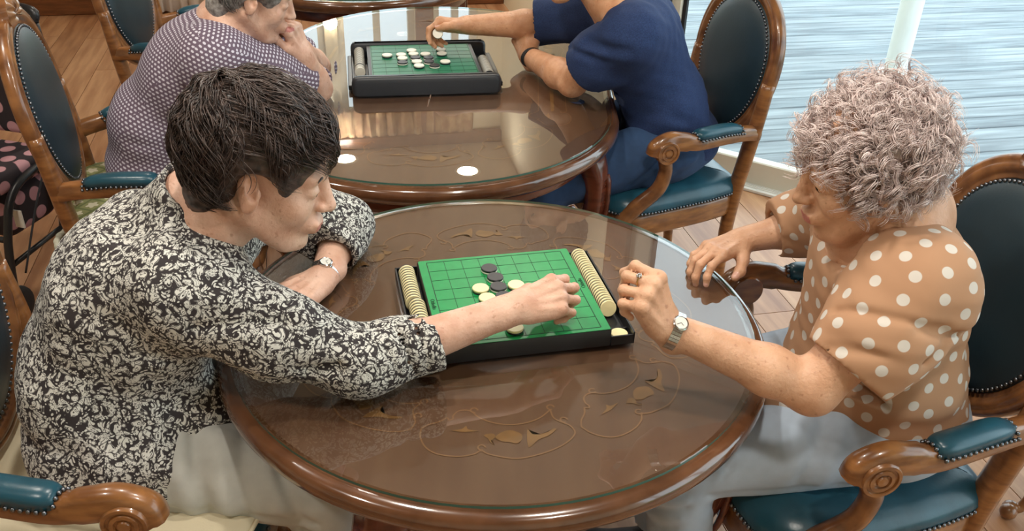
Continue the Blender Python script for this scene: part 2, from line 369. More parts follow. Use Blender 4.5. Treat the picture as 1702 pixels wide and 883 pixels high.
def table(label, loc, R, L, leg_ang, rotz=0, legR=None, inlay_n=8, inlay_phase=0):
    t = thing('round_table', label, 'table', (loc[0], loc[1], 0), rotz)
    top = [(R-.012, .7052), (R+.004, .7052), (R+.014, .703), (R+.021, .698), (R+.025, .689), (R+.025, .679), (R+.021, .671), (R+.016, .664), (R+.01, .658), (R+.003, .656), (R-.01, .655), (R-.03, .652), (R-.06, .65)]
    b = MB(); b.loft([ring(r, L, z) for r, z in top][::-1], True)
    b.build('rim', M['table_rim'], t)
    b = MB(); b.loft([ring(R-.012, L, .7052), ring(R*.5, L, .7052), ring(.002, L, .7052)], True); b.build('top', M['table_top'], t, smooth=False)
    b = MB(); b.loft([ring(R-.045, L, .655), ring(R-.04, L, .635), ring(R-.052, L, .61), ring(R-.05, L, .60), ring(R-.06, L, .595), ring(R-.09, L, .595), ring(R-.09, L, .655)][::-1], True); b.build('apron', M['mahogany'], t)
    b = MB(); b.loft([ring(.002, L, .707), ring(R-.003, L, .707), ring(R, L, .7085), ring(R, L, .7137), ring(R-.0015, L, TZ), ring(.002, L, TZ)], True)
    n = len(stad(R, L)); b.m = [(1 if k//n in (2,) else 0) for k in range(len(b.f))]
    b.build('glass_top', [M['glass'], M['glass_edge']], t, smooth=False)
    for (x, y, a) in leg_ang:
        b = MB(); cabriole(b, .0, .03, -.06, .0, .62)
        o = b.build('leg', M['mahogany'], t); o.location = (x, y, 0); o.rotation_euler = (0, 0, a)
    b = MB()
    for q in range(inlay_n):
        an = inlay_phase+q*2*pi/inlay_n; far = sin(an-pi/2) > 0
        ca, sa = cos(an), sin(an); sc = R/.5
        T = lambda p: ((p[0]*ca-p[1]*sa)*sc, (p[0]*sa+p[1]*ca)*sc+(L if (p[0]*sa+p[1]*ca) > 0 else 0))
        for k, pts in CART.items(): ribbon(b, [T(p) for p in spline([(*p, 0) for p in pts], 5)], .0028, .7060, 0)
        for e in ((.103, -.262), (-.026, -.277), (.125, -.293), (-.009, -.367)):
            cs = [T((e[0]+.006*cos(u), e[1]+.006*sin(u))) for u in np.linspace(0, 5.2, 12)]; ribbon(b, cs, .003, .7061, 0)
        for poly in CART_F:
            P = [T(p) for p in spline([(*p, 0) for p in poly], 3, True)]; c = np.mean(P, 0)
            b.add([(c[0], c[1], .7062)]+[(p[0], p[1], .7062) for p in P], [(0, 1+i, 1+(i+1) % len(P)) for i in range(len(P))], 1)
    b.build('inlay', [M['inlay_line'], M['inlay']], t, smooth=False)['label'] = 'pale marquetry scrolls inlaid in the table top'
    return t
def legs4(R, angs): return [((R-.07)*cos(a), (R-.07)*sin(a), a) for a in angs]
T1 = table('round wooden table with glass top between the two near players', (0, 0), .5, 0, legs4(.5, [radians(a) for a in (-112, -22, 68, 158)]), inlay_phase=0)
T2C = (-.2444, 1.1283)
T2 = table('oval wooden table with glass top between the two far players', T2C, .56, .56, [(.49, -.11, radians(-14)), (-.49, -.11, radians(194)), (.49, .67, radians(14)), (-.49, .67, radians(166))])
T3 = table('round glass topped table behind the far players, cut off by the top of the picture', (-.74, 2.86), .56, 0, legs4(.56, [radians(a) for a in (-60, 30, 120, 210)]))
# ------------------------------------------------------------------ armchairs
def seat_outline(ins=0):
    base = [(.27, 0), (.262, .14), (.235, .235), (.16, .272), (.0, .255), (-.14, .228), (-.225, .19), (-.235, .1), (-.237, 0)]
    pts = base+[(x, -y) for x, y in base[-2:0:-1]]
    P = spline([(x, y, 0) for x, y in pts], 5, True); out = []
    for i, p in enumerate(P):
        t = nrm(P[(i+1) % len(P)]-P[i-1]); nn = V3(t[1], -t[0], 0); out.append(p-nn*(-ins)*-1 if False else p+V3(-t[1], t[0], 0)*ins)
    return out
def egg(k, t):
    """egg outline of the back at inset k: (lateral, up)"""
    s, c = sin(t), cos(t); w = .236-k; h = .264-k
    return (w*s*(1+.10*c), h*c)
BT = radians(8)
def bk(y, u, d): # back-plane coordinates: lateral y, up u (from oval centre), d out of the front
    return V3(-.262-u*sin(BT)+d*cos(BT), y, .793+u*cos(BT)+d*sin(BT))
chair_meshes = {}
def make_chair_meshes():
    c = chair_meshes
    # seat rail
    b = MB(); R = lambda ins, z: [(p[0], p[1], z) for p in seat_outline(ins)]
    b.loft([R(.02, .345), R(.002, .347), R(0, .352), R(-.002, .375), R(0, .41), R(.004, .418), R(.03, .42)], True); c['seat_rail'] = b.me('seat_rail', M['chair_wood'])
    # cushion
    b = MB(); prof = [(.004, .415), (-.004, .424), (-.006, .436), (.0, .452), (.016, .468), (.035, .478), (.06, .485)]
    rings = [R(i, z) for i, z in prof]; base = R(.06, 0)
    for q in (.85, .7, .55, .4, .25, .1, .01): rings.append([(x*q+.01*(1-q), y*q, .485+.012*(1-q*q)) for x, y, z in base])
    rr = [[(x, y, z+(0 if z < .47 else min(1, (z-.47)/.012)*.0034*(sin(34*y+9*sin(7*x))*(.4+.6*sin(9*x+1))+.5*sin(22*x+30*y)))) for x, y, z in rg] for rg in rings]
    b.loft(rr, True, caps=False); c['seat_cushion'] = b.me('seat_cushion', M['leather'])
    b = MB(); P = seat_outline(-.007); L = 0; last = None; acc = 0
    pts = P+[P[0]]
    for p, q in zip(pts[:-1], pts[1:]):
        d = np.linalg.norm(q-p); s = acc
        while s < d:
            x = p+(q-p)*s/d
            if x[0] > -.2: b.ball((x[0], x[1], .4275), .0048, 6, 4)
            s += .0118
        acc = s-d
    c['seat_nails'] = b.me('nail_trim', M['nail'])
    # back frame
    n = 72; prof = [(.048, -.012), (.05, .004), (.046, .010), (.040, .0075), (.036, .012), (.028, .017), (.020, .0175), (.016, .013), (.012, .016), (.004, .013), (0, .004), (0, -.014), (.008, -.02), (.03, -.02), (.045, -.017)]
    rings = []
    for j in range(n):
        t = 2*pi*j/n; rings.append([bk(*egg(k, t), d) for k, d in prof])
    b = MB(); b.loft(rings, True, loop=True); c['back_frame'] = b.me('back_frame', M['carve_wood'])
    b = MB(); rs = []
    for k, d in ((.046, .004), (.052, .012), (.062, .019), (.09, .027), (.13, .032), (.18, .034), (.2, .035), (.215, .0352)): rs.append([bk(*egg(k, 2*pi*j/n), d) for j in range(n)])
    rs.append([bk(0, .04*cos(2*pi*j/n), .0352) for j in range(n)]); b.loft(rs, True)
    rs = [[bk(*egg(k, 2*pi*j/n), d) for j in range(n)] for k, d in ((.04, -.016), (.06, -.024), (.15, -.028), (.215, -.03))]
    rs.append([bk(0, .04*cos(2*pi*j/n), -.03) for j in range(n)]); b.loft(rs[::-1], True); c['back_pad'] = b.me('back_pad', M['leather_shaded'])
    b = MB(); acc = 0
    for j in range(720):
        t = 2*pi*j/720; p = bk(*egg(.0535, t), .0145); q = bk(*egg(.0535, t+2*pi/720), .0145)
        if acc <= 0: b.ball(p, .0046, 6, 4); acc = .0118
        acc -= np.linalg.norm(q-p)
    c['back_nails'] = b.me('nail_trim', M['nail'])
    # shell crest
    b = MB(); g = []
    for i in range(7):
        r = i/6; row = []
        for j in range(29):
            a = pi*(-.12+1.24*j/28); rad = .058*r*(1+.07*abs(sin(5.5*(a)))); row.append(bk(rad*cos(a)*1.15, .246+rad*sin(a)*.85, .016+.012*sin(pi*min(r, .95))+.006*cos(11*a)*r*(r < .98)))
        g.append(row)
    b.loft(g, False); g2 = [[p-V3(.03, 0, .008) for p in row] for row in g[-1:]]; b.loft([g[-1], g2[0]], False)
    b.add(g2[0]+[bk(0, .246, -.014)], [(k+1, k, 29) for k in range(28)])
    c['crest'] = b.me('crest', M['carve_wood'])
    # rear post + leg, one per side
    for s in (-1, 1):
        b = MB(); pts = spline([(-.222, s*.19, .0), (-.212, s*.192, .2), (-.216, s*.197, .4), (-.232, s*.206, .55), (-.246, s*.215, .68), (-.26, s*.217, .79)], 6)
        b.tube(pts, [.016+.007*min(1, i/12)-.004*max(0, i-20)/10 for i in range(len(pts))], 12, flat=(1.0, 1.25), up=(1, 0, 0)); c['rear_leg%d' % s] = b.me('rear_leg', M['chair_wood'])
        b = MB(); pts = spline([(.185, s*.212, .40), (.215, s*.232, .34), (.218, s*.236, .25), (.19, s*.218, .12), (.198, s*.224, .04), (.222, s*.24, .02)], 6)
        N = len(pts); b.tube(pts, [.034-.021*min(1, i/(N*.7)) for i in range(N)], 12)
        for d in (-.008, .008): b.ball((.226+d*.2, s*.242+d, .021), .021, 12, 7)
        c['front_leg%d' % s] = b.me('front_leg', M['carve_wood'])
        # arm: tapered moulded bar ending in a volute
        path = spline([(-.25, s*.214, .632), (-.19, s*.232, .645), (-.10, s*.262, .655), (0, s*.286, .657), (.06, s*.293, .668), (.10, s*.293, .672), (.135, s*.292, .655), (.142, s*.292, .632)], 6)
        rings = []; N = len(path)
        for i, p in enumerate(path):
            t = nrm(path[min(i+1, N-1)]-path[max(i-1, 0)]); side = nrm(np.cross(V3(0, 0, 1), t)) if abs(t[2]) < .95 else V3(0, 1, 0); up = np.cross(t, side)
            w = .021+.006*max(0, (i-.55*N)/(.45*N)); h = .022+.004*(i > N*.5)
            sec = [(-1, -.8), (-.8, -1), (.8, -1), (1, -.8), (1, .1), (.85, .35), (.85, .6), (.6, .95), (0, 1.1), (-.6, .95), (-.85, .6), (-.85, .35), (-1, .1)]
            rings.append([p+side*w*x+up*h*y for x, y in sec])
        b = MB(); b.loft(rings, True, caps=True)
        cx, cy, cz = .110, s*.2925, .642
        prof = [(0, -.027), (.034, -.027), (.0365, -.024), (.0365, .024), (.034, .027), (.029, .027), (.028, .0235), (.0235, .0235), (.022, .027), (.016, .027), (.0148, .0235), (.011, .0235), (.009, .028), (0, .029)]
        rr = [[(cx+r*cos(2*pi*j/28), cy+z*s, cz+r*sin(2*pi*j/28)) for j in range(28)] for r, z in prof]
        b.loft(rr, True); c['arm%d' % s] = b.me('arm', M['chair_wood']); c['arm%d' % s].set_sharp_from_angle(angle=radians(45))
        # arm pad
        seg = spline([(-.165, s*.241, .664), (-.10, s*.262, .674), (-.03, s*.28, .676), (.012, s*.2875, .676)], 6); rings = []; N = len(seg)
        for i, p in enumerate(seg):
            t = nrm(seg[min(i+1, N-1)]-seg[max(i-1, 0)]); side = np.cross(V3(0, 0, 1), t); e = 1-(2*i/(N-1)-1)**6*.35
            rings.append([p+side*.0255*e*cos(a)+V3(0, 0, 1)*(.021*e*max(0, sin(a))**.7*(1 if sin(a) > 0 else 0)-.008*(sin(a) <= 0)) for a in np.linspace(-.35, pi+.35, 14)])
        b = MB(); b.loft(rings, True, caps=True); c['arm_pad%d' % s] = b.me('arm_pad', M['leather'])
        b = MB()
        for sd in (-1, 1):
            fine = spline(seg, 10); acc = 0
            for p, q in zip(fine[:-1], fine[1:]):
                if acc <= 0:
                    t = nrm(q-p); side = np.cross(V3(0, 0, 1), t); b.ball(p+side*sd*.0255-V3(0, 0, .008), .0045, 6, 4); acc = .0118
                acc -= np.linalg.norm(q-p)
        for p, t in ((seg[0], -1), (seg[-1], 1)):
            tt = nrm(seg[-1]-seg[0]); side = np.cross(V3(0, 0, 1), tt)
            for k in np.linspace(-.8, .8, 5): b.ball(p+tt*t*.003+side*.0235*k+V3(0, 0, -.006+.016*(1-k*k)), .0045, 6, 4)
        c['pad_nails%d' % s] = b.me('nail_trim', M['nail'])
        # arm support, S-curved, grooved
        path = spline([(.108, s*.2915, .615), (.098, s*.288, .57), (.112, s*.28, .51), (.165, s*.268, .455), (.205, s*.256, .405), (.208, s*.25, .37)], 6); rings = []; N = len(path)
        for i, p in enumerate(path):
            t = nrm(path[min(i+1, N-1)]-path[max(i-1, 0)]); side = V3(0, 1, 0); side = nrm(side-t*(side@t)); up = np.cross(t, side); w = .017+.009*i/N; h = .02+.010*i/N
            sec = [(cos(a)*(1-.13*(abs(cos(2*a-.0)) < .25)), sin(a)) for a in np.linspace(0, 2*pi, 24, endpoint=False)]
            rings.append([p+side*w*x+up*h*y for x, y in sec])
        b = MB(); b.loft(rings, True, caps=True); c['arm_support%d' % s] = b.me('arm_support', M['carve_wood'])
make_chair_meshes()
def armchair(label, loc, rotz, group=None, skip=()):
    c = chair_meshes; t = thing('armchair', label, 'chair', (loc[0], loc[1], 0), radians(rotz), group)
    obj('seat_rail', c['seat_rail'], t); cu = obj('seat_cushion', c['seat_cushion'], t); tag(obj('nail_trim', c['seat_nails'], cu), kind='stuff')
    obj('back_frame', c['back_frame'], t); bp = obj('back_pad', c['back_pad'], t); tag(obj('nail_trim', c['back_nails'], bp), kind='stuff'); obj('crest', c['crest'], t)
    for s in (-1, 1):
        obj('rear_leg', c['rear_leg%d' % s], t); obj('front_leg', c['front_leg%d' % s], t)
        obj('arm', c['arm%d' % s], t); ap = obj('arm_pad', c['arm_pad%d' % s], t); tag(obj('nail_trim', c['pad_nails%d' % s], ap), kind='stuff')
        obj('arm_support', c['arm_support%d' % s], t)
    return t
C1 = armchair('carved armchair with teal leather under the woman in the tan polka dot top', (.708, -.015), 190)
C2 = armchair('carved armchair with teal leather under the man in the navy T-shirt', (.48, 1.31), 199)
C3 = armchair('carved armchair with floral cushion under the woman in the small print blouse', (-.99, .89), 18)
C4 = armchair('empty carved teal armchair standing furthest back at the left', (-1.21, 1.955), 0)
C5 = armchair('carved armchair in the lower left corner with a cream seat pad', (-.68, -.19), 5)
C6 = armchair('armchair at the right edge, only a dark scrolled foot showing', (1.64, .31), 150)
# ------------------------------------------------------------------ game boards and discs
def rrect(x0, x1, y0, y1, r, z, n=5):
    out = []
    for cx, cy, a0 in ((x1-r, y0+r, -pi/2), (x1-r, y1-r, 0), (x0+r, y1-r, pi/2), (x0+r, y0+r, pi)):
        for i in range(n+1): a = a0+pi/2*i/n; out.append((cx+r*cos(a), cy+r*sin(a), z))
    return out
def text_part(txt, size, m, parent, loc, rot):
    cu = bpy.data.curves.new('logo', 'FONT'); cu.body = txt; cu.size = size; cu.align_x = 'CENTER'; cu.align_y = 'CENTER'; cu.extrude = .0002
    o = bpy.data.objects.new('logo_tmp', cu); COL.objects.link(o); bpy.context.view_layer.update()
    me = bpy.data.meshes.new_from_object(o.evaluated_get(bpy.context.evaluated_depsgraph_get())); bpy.data.objects.remove(o)
    me.materials.clear(); me.materials.append(m); p = obj('logo', me, parent); p.location = loc; p.rotation_euler = rot; return p
def grid_lines(cell_x, cell_y, z, w, border=True):
    b = MB(); X, Y = 4*cell_x, 4*cell_y
    for i in range(9):
        ww = w*(1.8 if i in (0, 8) else 1)
        x = -X+i*cell_x; b.box((x-ww/2, -Y, z-.0005), (x+ww/2, Y, z+.0003)); y = -Y+i*cell_y; b.box((-X, y-ww/2, z-.0005), (X, y+ww/2, z+.0003))
    return b
def disc_meshes(r, h, top, bot):
    a = MB().lathe([(0, h/2), (r*.985, h/2), (r, h/2+.0004), (r, h*.86), (r*.94, h), (0, h)][::1], 28); a.f = [q for q in a.f]
    u = a.me('upper_half', top); u.set_sharp_from_angle(angle=radians(35))
    c = MB().lathe([(0, 0), (r*.94, 0), (r, h*.14), (r, h/2-.0004), (r*.985, h/2), (0, h/2)], 28); l = c.me('lower_half', bot); l.set_sharp_from_angle(angle=radians(35))
    return u, l
DM = {('near', 'w'): disc_meshes(.0165, .0085, M['cream'], M['dblack']), ('near', 'b'): disc_meshes(.0165, .0085, M['dblack'], M['dwhite']),
      ('far', 'w'): disc_meshes(.0168, .0085, M['dwhite'], M['dblack']), ('far', 'b'): disc_meshes(.0168, .0085, M['dblack'], M['dwhite'])}
def disc(kind, col, label, mat4, group):
    u, l = DM[(kind, col)]
    t = bpy.data.objects.new('game_disc', u); COL.objects.link(t); t.matrix_world = mat4; tag(t, label, 'game disc', group)
    o = obj('lower_half', l, t); return t
def frame4(o, rz, extra=None):
    m = Matrix.Translation(Vector([float(x) for x in o])) @ Matrix.Rotation(rz, 4, 'Z')
    return m @ extra if extra is not None else m
# near board
B1c, B1a = V3(.026, .019, TZ), radians(13.8)
def b1(x, y, z): return B1c+V3(x*cos(B1a)-y*sin(B1a), x*sin(B1a)+y*cos(B1a), z)
g1 = thing('reversi_board', 'bright green reversi board in a black tray on the near table', 'game board', B1c, B1a)
b = MB()
b.loft([rrect(-.1605, .1605, -.153, .153, .004, z) if k == 0 else rrect(-.1605+k, .1605-k, -.153+k, .153-k, .004, z) for z, k in ((.001, 0), (.0335, 0), (.036, .0015), (.0362, .004))], True, caps=True); b.build('body', M['black'], g1, sharp=40)
for s in (-1, 1):
    b = MB(); x0, x1 = (.1606, .206) if s > 0 else (-.206, -.1606)
    b.box((x0, -.153, .0005), (x1, .153, .005)); xo = (x1-.003, x1) if s > 0 else (x0, x0+.003)
    b.box((xo[0], -.153, .005), (xo[1], .153, .026)); b.box((x0, -.153, .005), (x1, -.150, .02)); b.box((x0, .150, .005), (x1, .153, .026))
    b.box((x0, -.118, .005), (x1, -.1155, .012)); b.build('tray', M['black'], g1, smooth=False)
MB().loft([rrect(-.1585, .1585, -.151, .151, .004, z) for z in (.0362, .0372)], True, caps=True).build('playing_field', M['felt'], g1, sharp=40)
grid_lines(.0355, .0355, .0373, .0008).build('grid_lines', M['ink'], g1, smooth=False)
text_part('Othello', .0115, M['ink'], g1, (-.1505, -.012, .0376), (0, 0, -pi/2)); text_part('Othello', .0115, M['ink'], g1, (.1505, .012, .0376), (0, 0, pi/2))
ZF = .0376
for col, c, r, lab in (('b', 3, 1, 'black disc at the far end of the black diagonal on the near board'), ('b', 3, 2, 'second black disc from the far end on the near board'), ('b', 3, 3, 'third black disc from the far end on the near board'), ('b', 3, 4, 'black disc half hidden behind the forearm on the near board'),
                       ('w', 2, 3, 'cream disc furthest left and back on the near board'), ('w', 2, 4, 'cream disc just in front of the leftmost one on the near board'), ('w', 4, 3, 'cream disc beside the hand on the near board'), ('w', 3, 7, 'cream disc peeping out under the forearm on the near board')):
    jx = {1: -.004, 2: .001, 3: .0, 4: .003}.get(r, 0) if col == 'b' else (0 if r != 4 else .006)
    disc('near', col, lab, frame4(b1((c-3.5)*.0355+jx, (3.5-r)*.0355, ZF), B1a), 'discs in play on the near board')
disc('near', 'w', 'cream disc lying flat in the near right corner of the near tray', frame4(b1(.1825, -.1335, .0052), B1a), None)
RX = Matrix.Rotation(radians(80), 4, 'X'); RX2 = Matrix.Rotation(radians(72), 4, 'X')
for i in range(13): disc('near', 'w', 'cream edged disc in the far run of the left tray of the near board', frame4(b1(-.184, .138-i*.0094, .023), B1a, RX), 'far run of discs in the left near tray')
for i in range(12): disc('near', 'w', 'cream edged disc in the near run of the left tray of the near board', frame4(b1(-.1795, .012-i*.0094, .023), B1a, RX), 'near run of discs in the left near tray')
for i in range(24): disc('near', 'w', 'cream edged disc leaning in the right tray of the near board', frame4(b1(.182, .143-i*.0088, .0215), B1a, RX2), 'discs leaning in the right near tray')
# far board with rounded end bars
B2c, B2a = V3(-.286, 1.398, TZ), radians(10.5)
def b2(x, y, z): return B2c+V3(x*cos(B2a)-y*sin(B2a), x*sin(B2a)+y*cos(B2a), z)
g2 = thing('reversi_board', 'dark green reversi board with rounded charcoal end bars on the far table', 'game board', B2c, B2a)
MB().loft([rrect(-.178, .178, -.16, .16, .004, z) for z in (.008, .049)], True, caps=True).build('body', M['black2'], g2, sharp=40)
for s in (-1, 1):
    b = MB(); y0, y1 = (-.198, -.1605) if s < 0 else (.1605, .19)
    prof = [(.0, .012, .006), (.0, .004, .0), (0, .0, .008), (0, 0, .04), (0, .003, .05), (0, .008, .0555), (0, .014, .057)]
    b.loft([rrect(-.232+i, .232-i, y0+i*.5, y1-i*.3 if s < 0 else y1-i*.5, .016, z) for _, i, z in prof], True, caps=True); b.build('end_bar', M['black2'], g2, sharp=50)
for s in (-1, 1):
    b = MB(); x0, x1 = (.1785, .229) if s > 0 else (-.229, -.1785)
    b.box((x0, -.16, .004), (x1, .16, .01)); xo = (x1-.004, x1) if s > 0 else (x0, x0+.004); b.box((xo[0], -.16, .01), (xo[1], .16, .022)); b.build('tray', M['black'], g2, smooth=False)
    xf = (.229, .243) if s > 0 else (-.243, -.229); MB().box((xf[0], -.15, .004), (xf[1], .15, .02), bev=.002).build('side_flap', M['black'], g2, smooth=False)
MB().loft([rrect(-.167, .167, -.159, .159, .002, z) for z in (.049, .0502)], True, caps=True).build('playing_field', M['felt2'], g2, sharp=40)
grid_lines(.041, .0393, .0503, .0009).build('grid_lines', M['ink'], g2, smooth=False)
ZF2 = .0507
for col, x, y, lab in (('w', -.114, .030, 'white disc furthest left on the far board'), ('w', -.068, .032, 'white disc at the back left of the cluster on the far board'), ('w', -.066, -.005, 'white disc in front of it at the left of the far board'), ('b', -.068, -.048, 'charcoal disc at the near left of the cluster on the far board'),
        ('w', -.031, .075, 'white disc at the very back of the cluster on the far board'), ('w', -.027, .038, 'white disc in the middle back of the far board'), ('b', -.0235, -.002, 'charcoal disc in the middle of the far board'), ('w', -.022, -.042, 'white disc near the middle of the far board'), ('w', -.018, -.084, 'white disc nearest the front of the far board'),
        ('w', .012, .034, 'white disc right of the middle on the far board'), ('b', .019, -.006, 'black disc right of the middle on the far board'), ('b', .017, -.046, 'black disc behind the front one on the far board'), ('b', .032, -.086, 'black disc nearest the front of the far board'), ('w', .0676, .080, 'white disc at the back right of the far board'), ('w', .0664, .035, 'white disc in front of the back right one on the far board'), ('w', .0693, -.05, 'white disc furthest right on the far board')):
    disc('far', col, lab, frame4(b2(x, y, ZF2), B2a), 'discs in play on the far board')
RXf = Matrix.Rotation(radians(-88), 4, 'X')
for i in range(19): disc('far', 'w', 'white edged disc standing in the left tray of the far board', frame4(b2(-.204, .15-i*.0092, .0295), B2a, RXf), 'discs standing in the left far tray')
for i in range(4): disc('far', 'b', 'black faced disc at the near end of the left far tray', frame4(b2(-.204, -.028-i*.0095, .0295), B2a, RXf), 'black discs in the left far tray')
for i in range(17): disc('far', 'w', 'cream edged disc standing in the right tray of the far board', frame4(b2(.204, .035-i*.0096, .0295), B2a, RXf), 'discs standing in the right far tray')
# ------------------------------------------------------------------ people: smooth distance fields meshed with surface nets
class Vox:
    def __init__(s, lo, hi, h):
        s.o = np.array(lo, float); s.h = h; s.n = np.ceil((np.array(hi)-s.o)/h).astype(int)+1
        s.D = np.full(s.n, .05, np.float32)
        s.ax = [(s.o[i]+h*np.arange(s.n[i])).astype(np.float32) for i in range(3)]
    def _sl(s, lo, hi):
        a = np.clip(np.floor((np.asarray(lo)-s.o)/s.h).astype(int), 0, s.n); b = np.clip(np.ceil((np.asarray(hi)-s.o)/s.h).astype(int)+1, 0, s.n)
        sl = tuple(slice(i, j) for i, j in zip(a, b))
        X, Y, Z = s.ax[0][sl[0]][:, None, None], s.ax[1][sl[1]][None, :, None], s.ax[2][sl[2]][None, None, :]
        return sl, X, Y, Z
    def _put(s, sl, d, k, op):
        A = s.D[sl]
        if A.size == 0: return s
        if op == 'sub': A, d = -A, d
        if op == 'cut': s.D[sl] = np.maximum(A, d); return s
        if k > 0:
            h = np.clip(.5+.5*(d-A)/k, 0, 1); r = d+(A-d)*h-k*h*(1-h)
        else: r = np.minimum(A, d)
        s.D[sl] = -r if op == 'sub' else r
        return s
    def cap(s, a, b, ra, rb=None, k=.01, op='add', flat=None):
        a = np.array(a, float); b = np.array(b, float); rb = ra if rb is None else rb; m = max(ra, rb)+k+2*s.h
        sl, X, Y, Z = s._sl(np.minimum(a, b)-m, np.maximum(a, b)+m); ab = b-a; L = max(ab@ab, 1e-12)
        t = np.clip(((X-a[0])*ab[0]+(Y-a[1])*ab[1]+(Z-a[2])*ab[2])/L, 0, 1)
        dx, dy, dz = X-a[0]-t*ab[0], Y-a[1]-t*ab[1], Z-a[2]-t*ab[2]; q = dx*dx+dy*dy+dz*dz
        if flat is not None: # squash along a direction: (vector, factor>1 thins)
            v = nrm(flat[0]); w = dx*v[0]+dy*v[1]+dz*v[2]; q = q+w*w*(flat[1]**2-1)
        return s._put(sl, np.sqrt(q)-(ra+(rb-ra)*t), k, op)
    def ell(s, c, r, R=None, k=.01, op='add'):
        c = np.array(c, float); r = np.array(r, float); R = np.eye(3) if R is None else np.asarray(R); m = np.sqrt((R**2)@(r**2))+k+2*s.h
        sl, X, Y, Z = s._sl(c-m, c+m); x, y, z = X-c[0], Y-c[1], Z-c[2]
        p = [R[0, i]*x+R[1, i]*y+R[2, i]*z for i in range(3)]
        k0 = np.sqrt(sum((p[i]/r[i])**2 for i in range(3))); k1 = np.sqrt(sum((p[i]/r[i]**2)**2 for i in range(3)))+1e-9
        return s._put(sl, k0*(k0-1)/k1, k, op)
    def chain(s, P, R, k=.02, flat=None, op='add'):
        for i in range(len(P)-1): s.cap(P[i], P[i+1], R[i], R[i+1], k, op, flat)
        return s
    def cut(s, p, n, box):          # remove what lies beyond the plane, inside a box around p
        p = np.array(p, float); n = nrm(n); sl, X, Y, Z = s._sl(p-box, p+box)
        return s._put(sl, (X-p[0])*n[0]+(Y-p[1])*n[1]+(Z-p[2])*n[2], 0, 'cut')
    def fold(s, P, w, d):           # a crease (d<0) or ridge (d>0) along a polyline
        P = [np.array(p, float) for p in P]; lo = np.min(P, 0)-3*w; hi = np.max(P, 0)+3*w
        sl, X, Y, Z = s._sl(lo, hi); best = None
        for a, b in zip(P[:-1], P[1:]):
            ab = b-a; t = np.clip(((X-a[0])*ab[0]+(Y-a[1])*ab[1]+(Z-a[2])*ab[2])/(ab@ab), 0, 1)
            q = (X-a[0]-t*ab[0])**2+(Y-a[1]-t*ab[1])**2+(Z-a[2]-t*ab[2])**2; best = q if best is None else np.minimum(best, q)
        if s.D[sl].size: s.D[sl] -= d*np.exp(-best/(w*w)).astype(np.float32)
        return s
    def lfold(s, A, B, ra, rb, t0, t1, a0, a1, w, d, n=7):
        '''fold on a limb: from t0 to t1 along it, angle a0 to a1 around it (0 up, 90 towards -y)'''
        A = np.array(A, float); B = np.array(B, float); ax = nrm(B-A); up = nrm(V3(0, 0, 1)-ax*ax[2]); sd = np.cross(up, ax); sd = sd if sd[1] < 0 else -sd; P = []
        for u in np.linspace(0, 1, n):
            t = t0+(t1-t0)*u; a = radians(a0+(a1-a0)*u); P.append(A+(B-A)*t+(ra+(rb-ra)*t)*(cos(a)*up+sin(a)*sd))
        return s.fold(P, w, d)
    def wob(s, f):                  # displace by f(X,Y,Z)
        X, Y, Z = s.ax[0][:, None, None], s.ax[1][None, :, None], s.ax[2][None, None, :]; near = np.abs(s.D) < .03
        s.D = np.where(near, s.D-f(X, Y, Z).astype(np.float32), s.D); return s
    def mesh(s, smooth=1, clean=False):
        D = s.D; I = D < 0; n = I[:-1, :-1, :-1].astype(np.uint8)*0
        for a in (0, 1):
            for b in (0, 1):
                for c in (0, 1): n += I[a:I.shape[0]-1+a, b:I.shape[1]-1+b, c:I.shape[2]-1+c]
        act = (n > 0) & (n < 8); idx = np.argwhere(act); mp = np.full(act.shape, -1, np.int32); mp[act] = np.arange(len(idx))
        C = {}
        for a in (0, 1):
            for b in (0, 1):
                for c in (0, 1): C[(a, b, c)] = D[idx[:, 0]+a, idx[:, 1]+b, idx[:, 2]+c]
        acc = np.zeros((len(idx), 3)); cnt = np.zeros(len(idx))
        for p in C:
            for axn in range(3):
                if p[axn]: continue
                q = list(p); q[axn] = 1; u, v = C[p], C[tuple(q)]; x = (u < 0) != (v < 0); t = np.where(x, u/np.where(x, u-v, 1), 0)
                pos = np.tile(np.array(p, float), (len(idx), 1)); pos[:, axn] = t; acc += pos*x[:, None]; cnt += x
        vert = s.o+s.h*(idx+acc/cnt[:, None])
        F = []
        for axn in range(3):
            o = [i for i in range(3) if i != axn]; A = I; B = np.roll(I, -1, axn); e = (A != B); sl = [slice(1, -1)]*3; sl[axn] = slice(0, -1)
            m = np.zeros_like(e); m[tuple(sl)] = e[tuple(sl)]; g = np.argwhere(m); ins = A[m]
            def cell(d0, d1):
                h = g.copy(); h[:, o[0]] -= d0; h[:, o[1]] -= d1; return mp[h[:, 0], h[:, 1], h[:, 2]]
            q = np.stack([cell(1, 1), cell(0, 1), cell(0, 0), cell(1, 0)], 1); fl = ins if axn != 1 else ~ins
            q[~fl] = q[~fl][:, ::-1]; F.append(q)
        F = np.concatenate(F); F = F[(F >= 0).all(1)]
        lb = np.arange(len(vert))                      # keep the largest connected piece
        while clean:
            m = lb[F].min(1); nl_ = lb.copy()
            for i in range(4): np.minimum.at(nl_, F[:, i], m)
            nl_ = nl_[nl_]
            if (nl_ == lb).all(): break
            lb = nl_
        main = np.bincount(lb).argmax()
        if clean and (lb != main).any():
            kv = lb == main; F = F[kv[F].all(1)]; ix = np.cumsum(kv)-1; F = ix[F]; vert = vert[kv]
        for _ in range(smooth): vert = lap(vert, F, .5)
        return vert, F
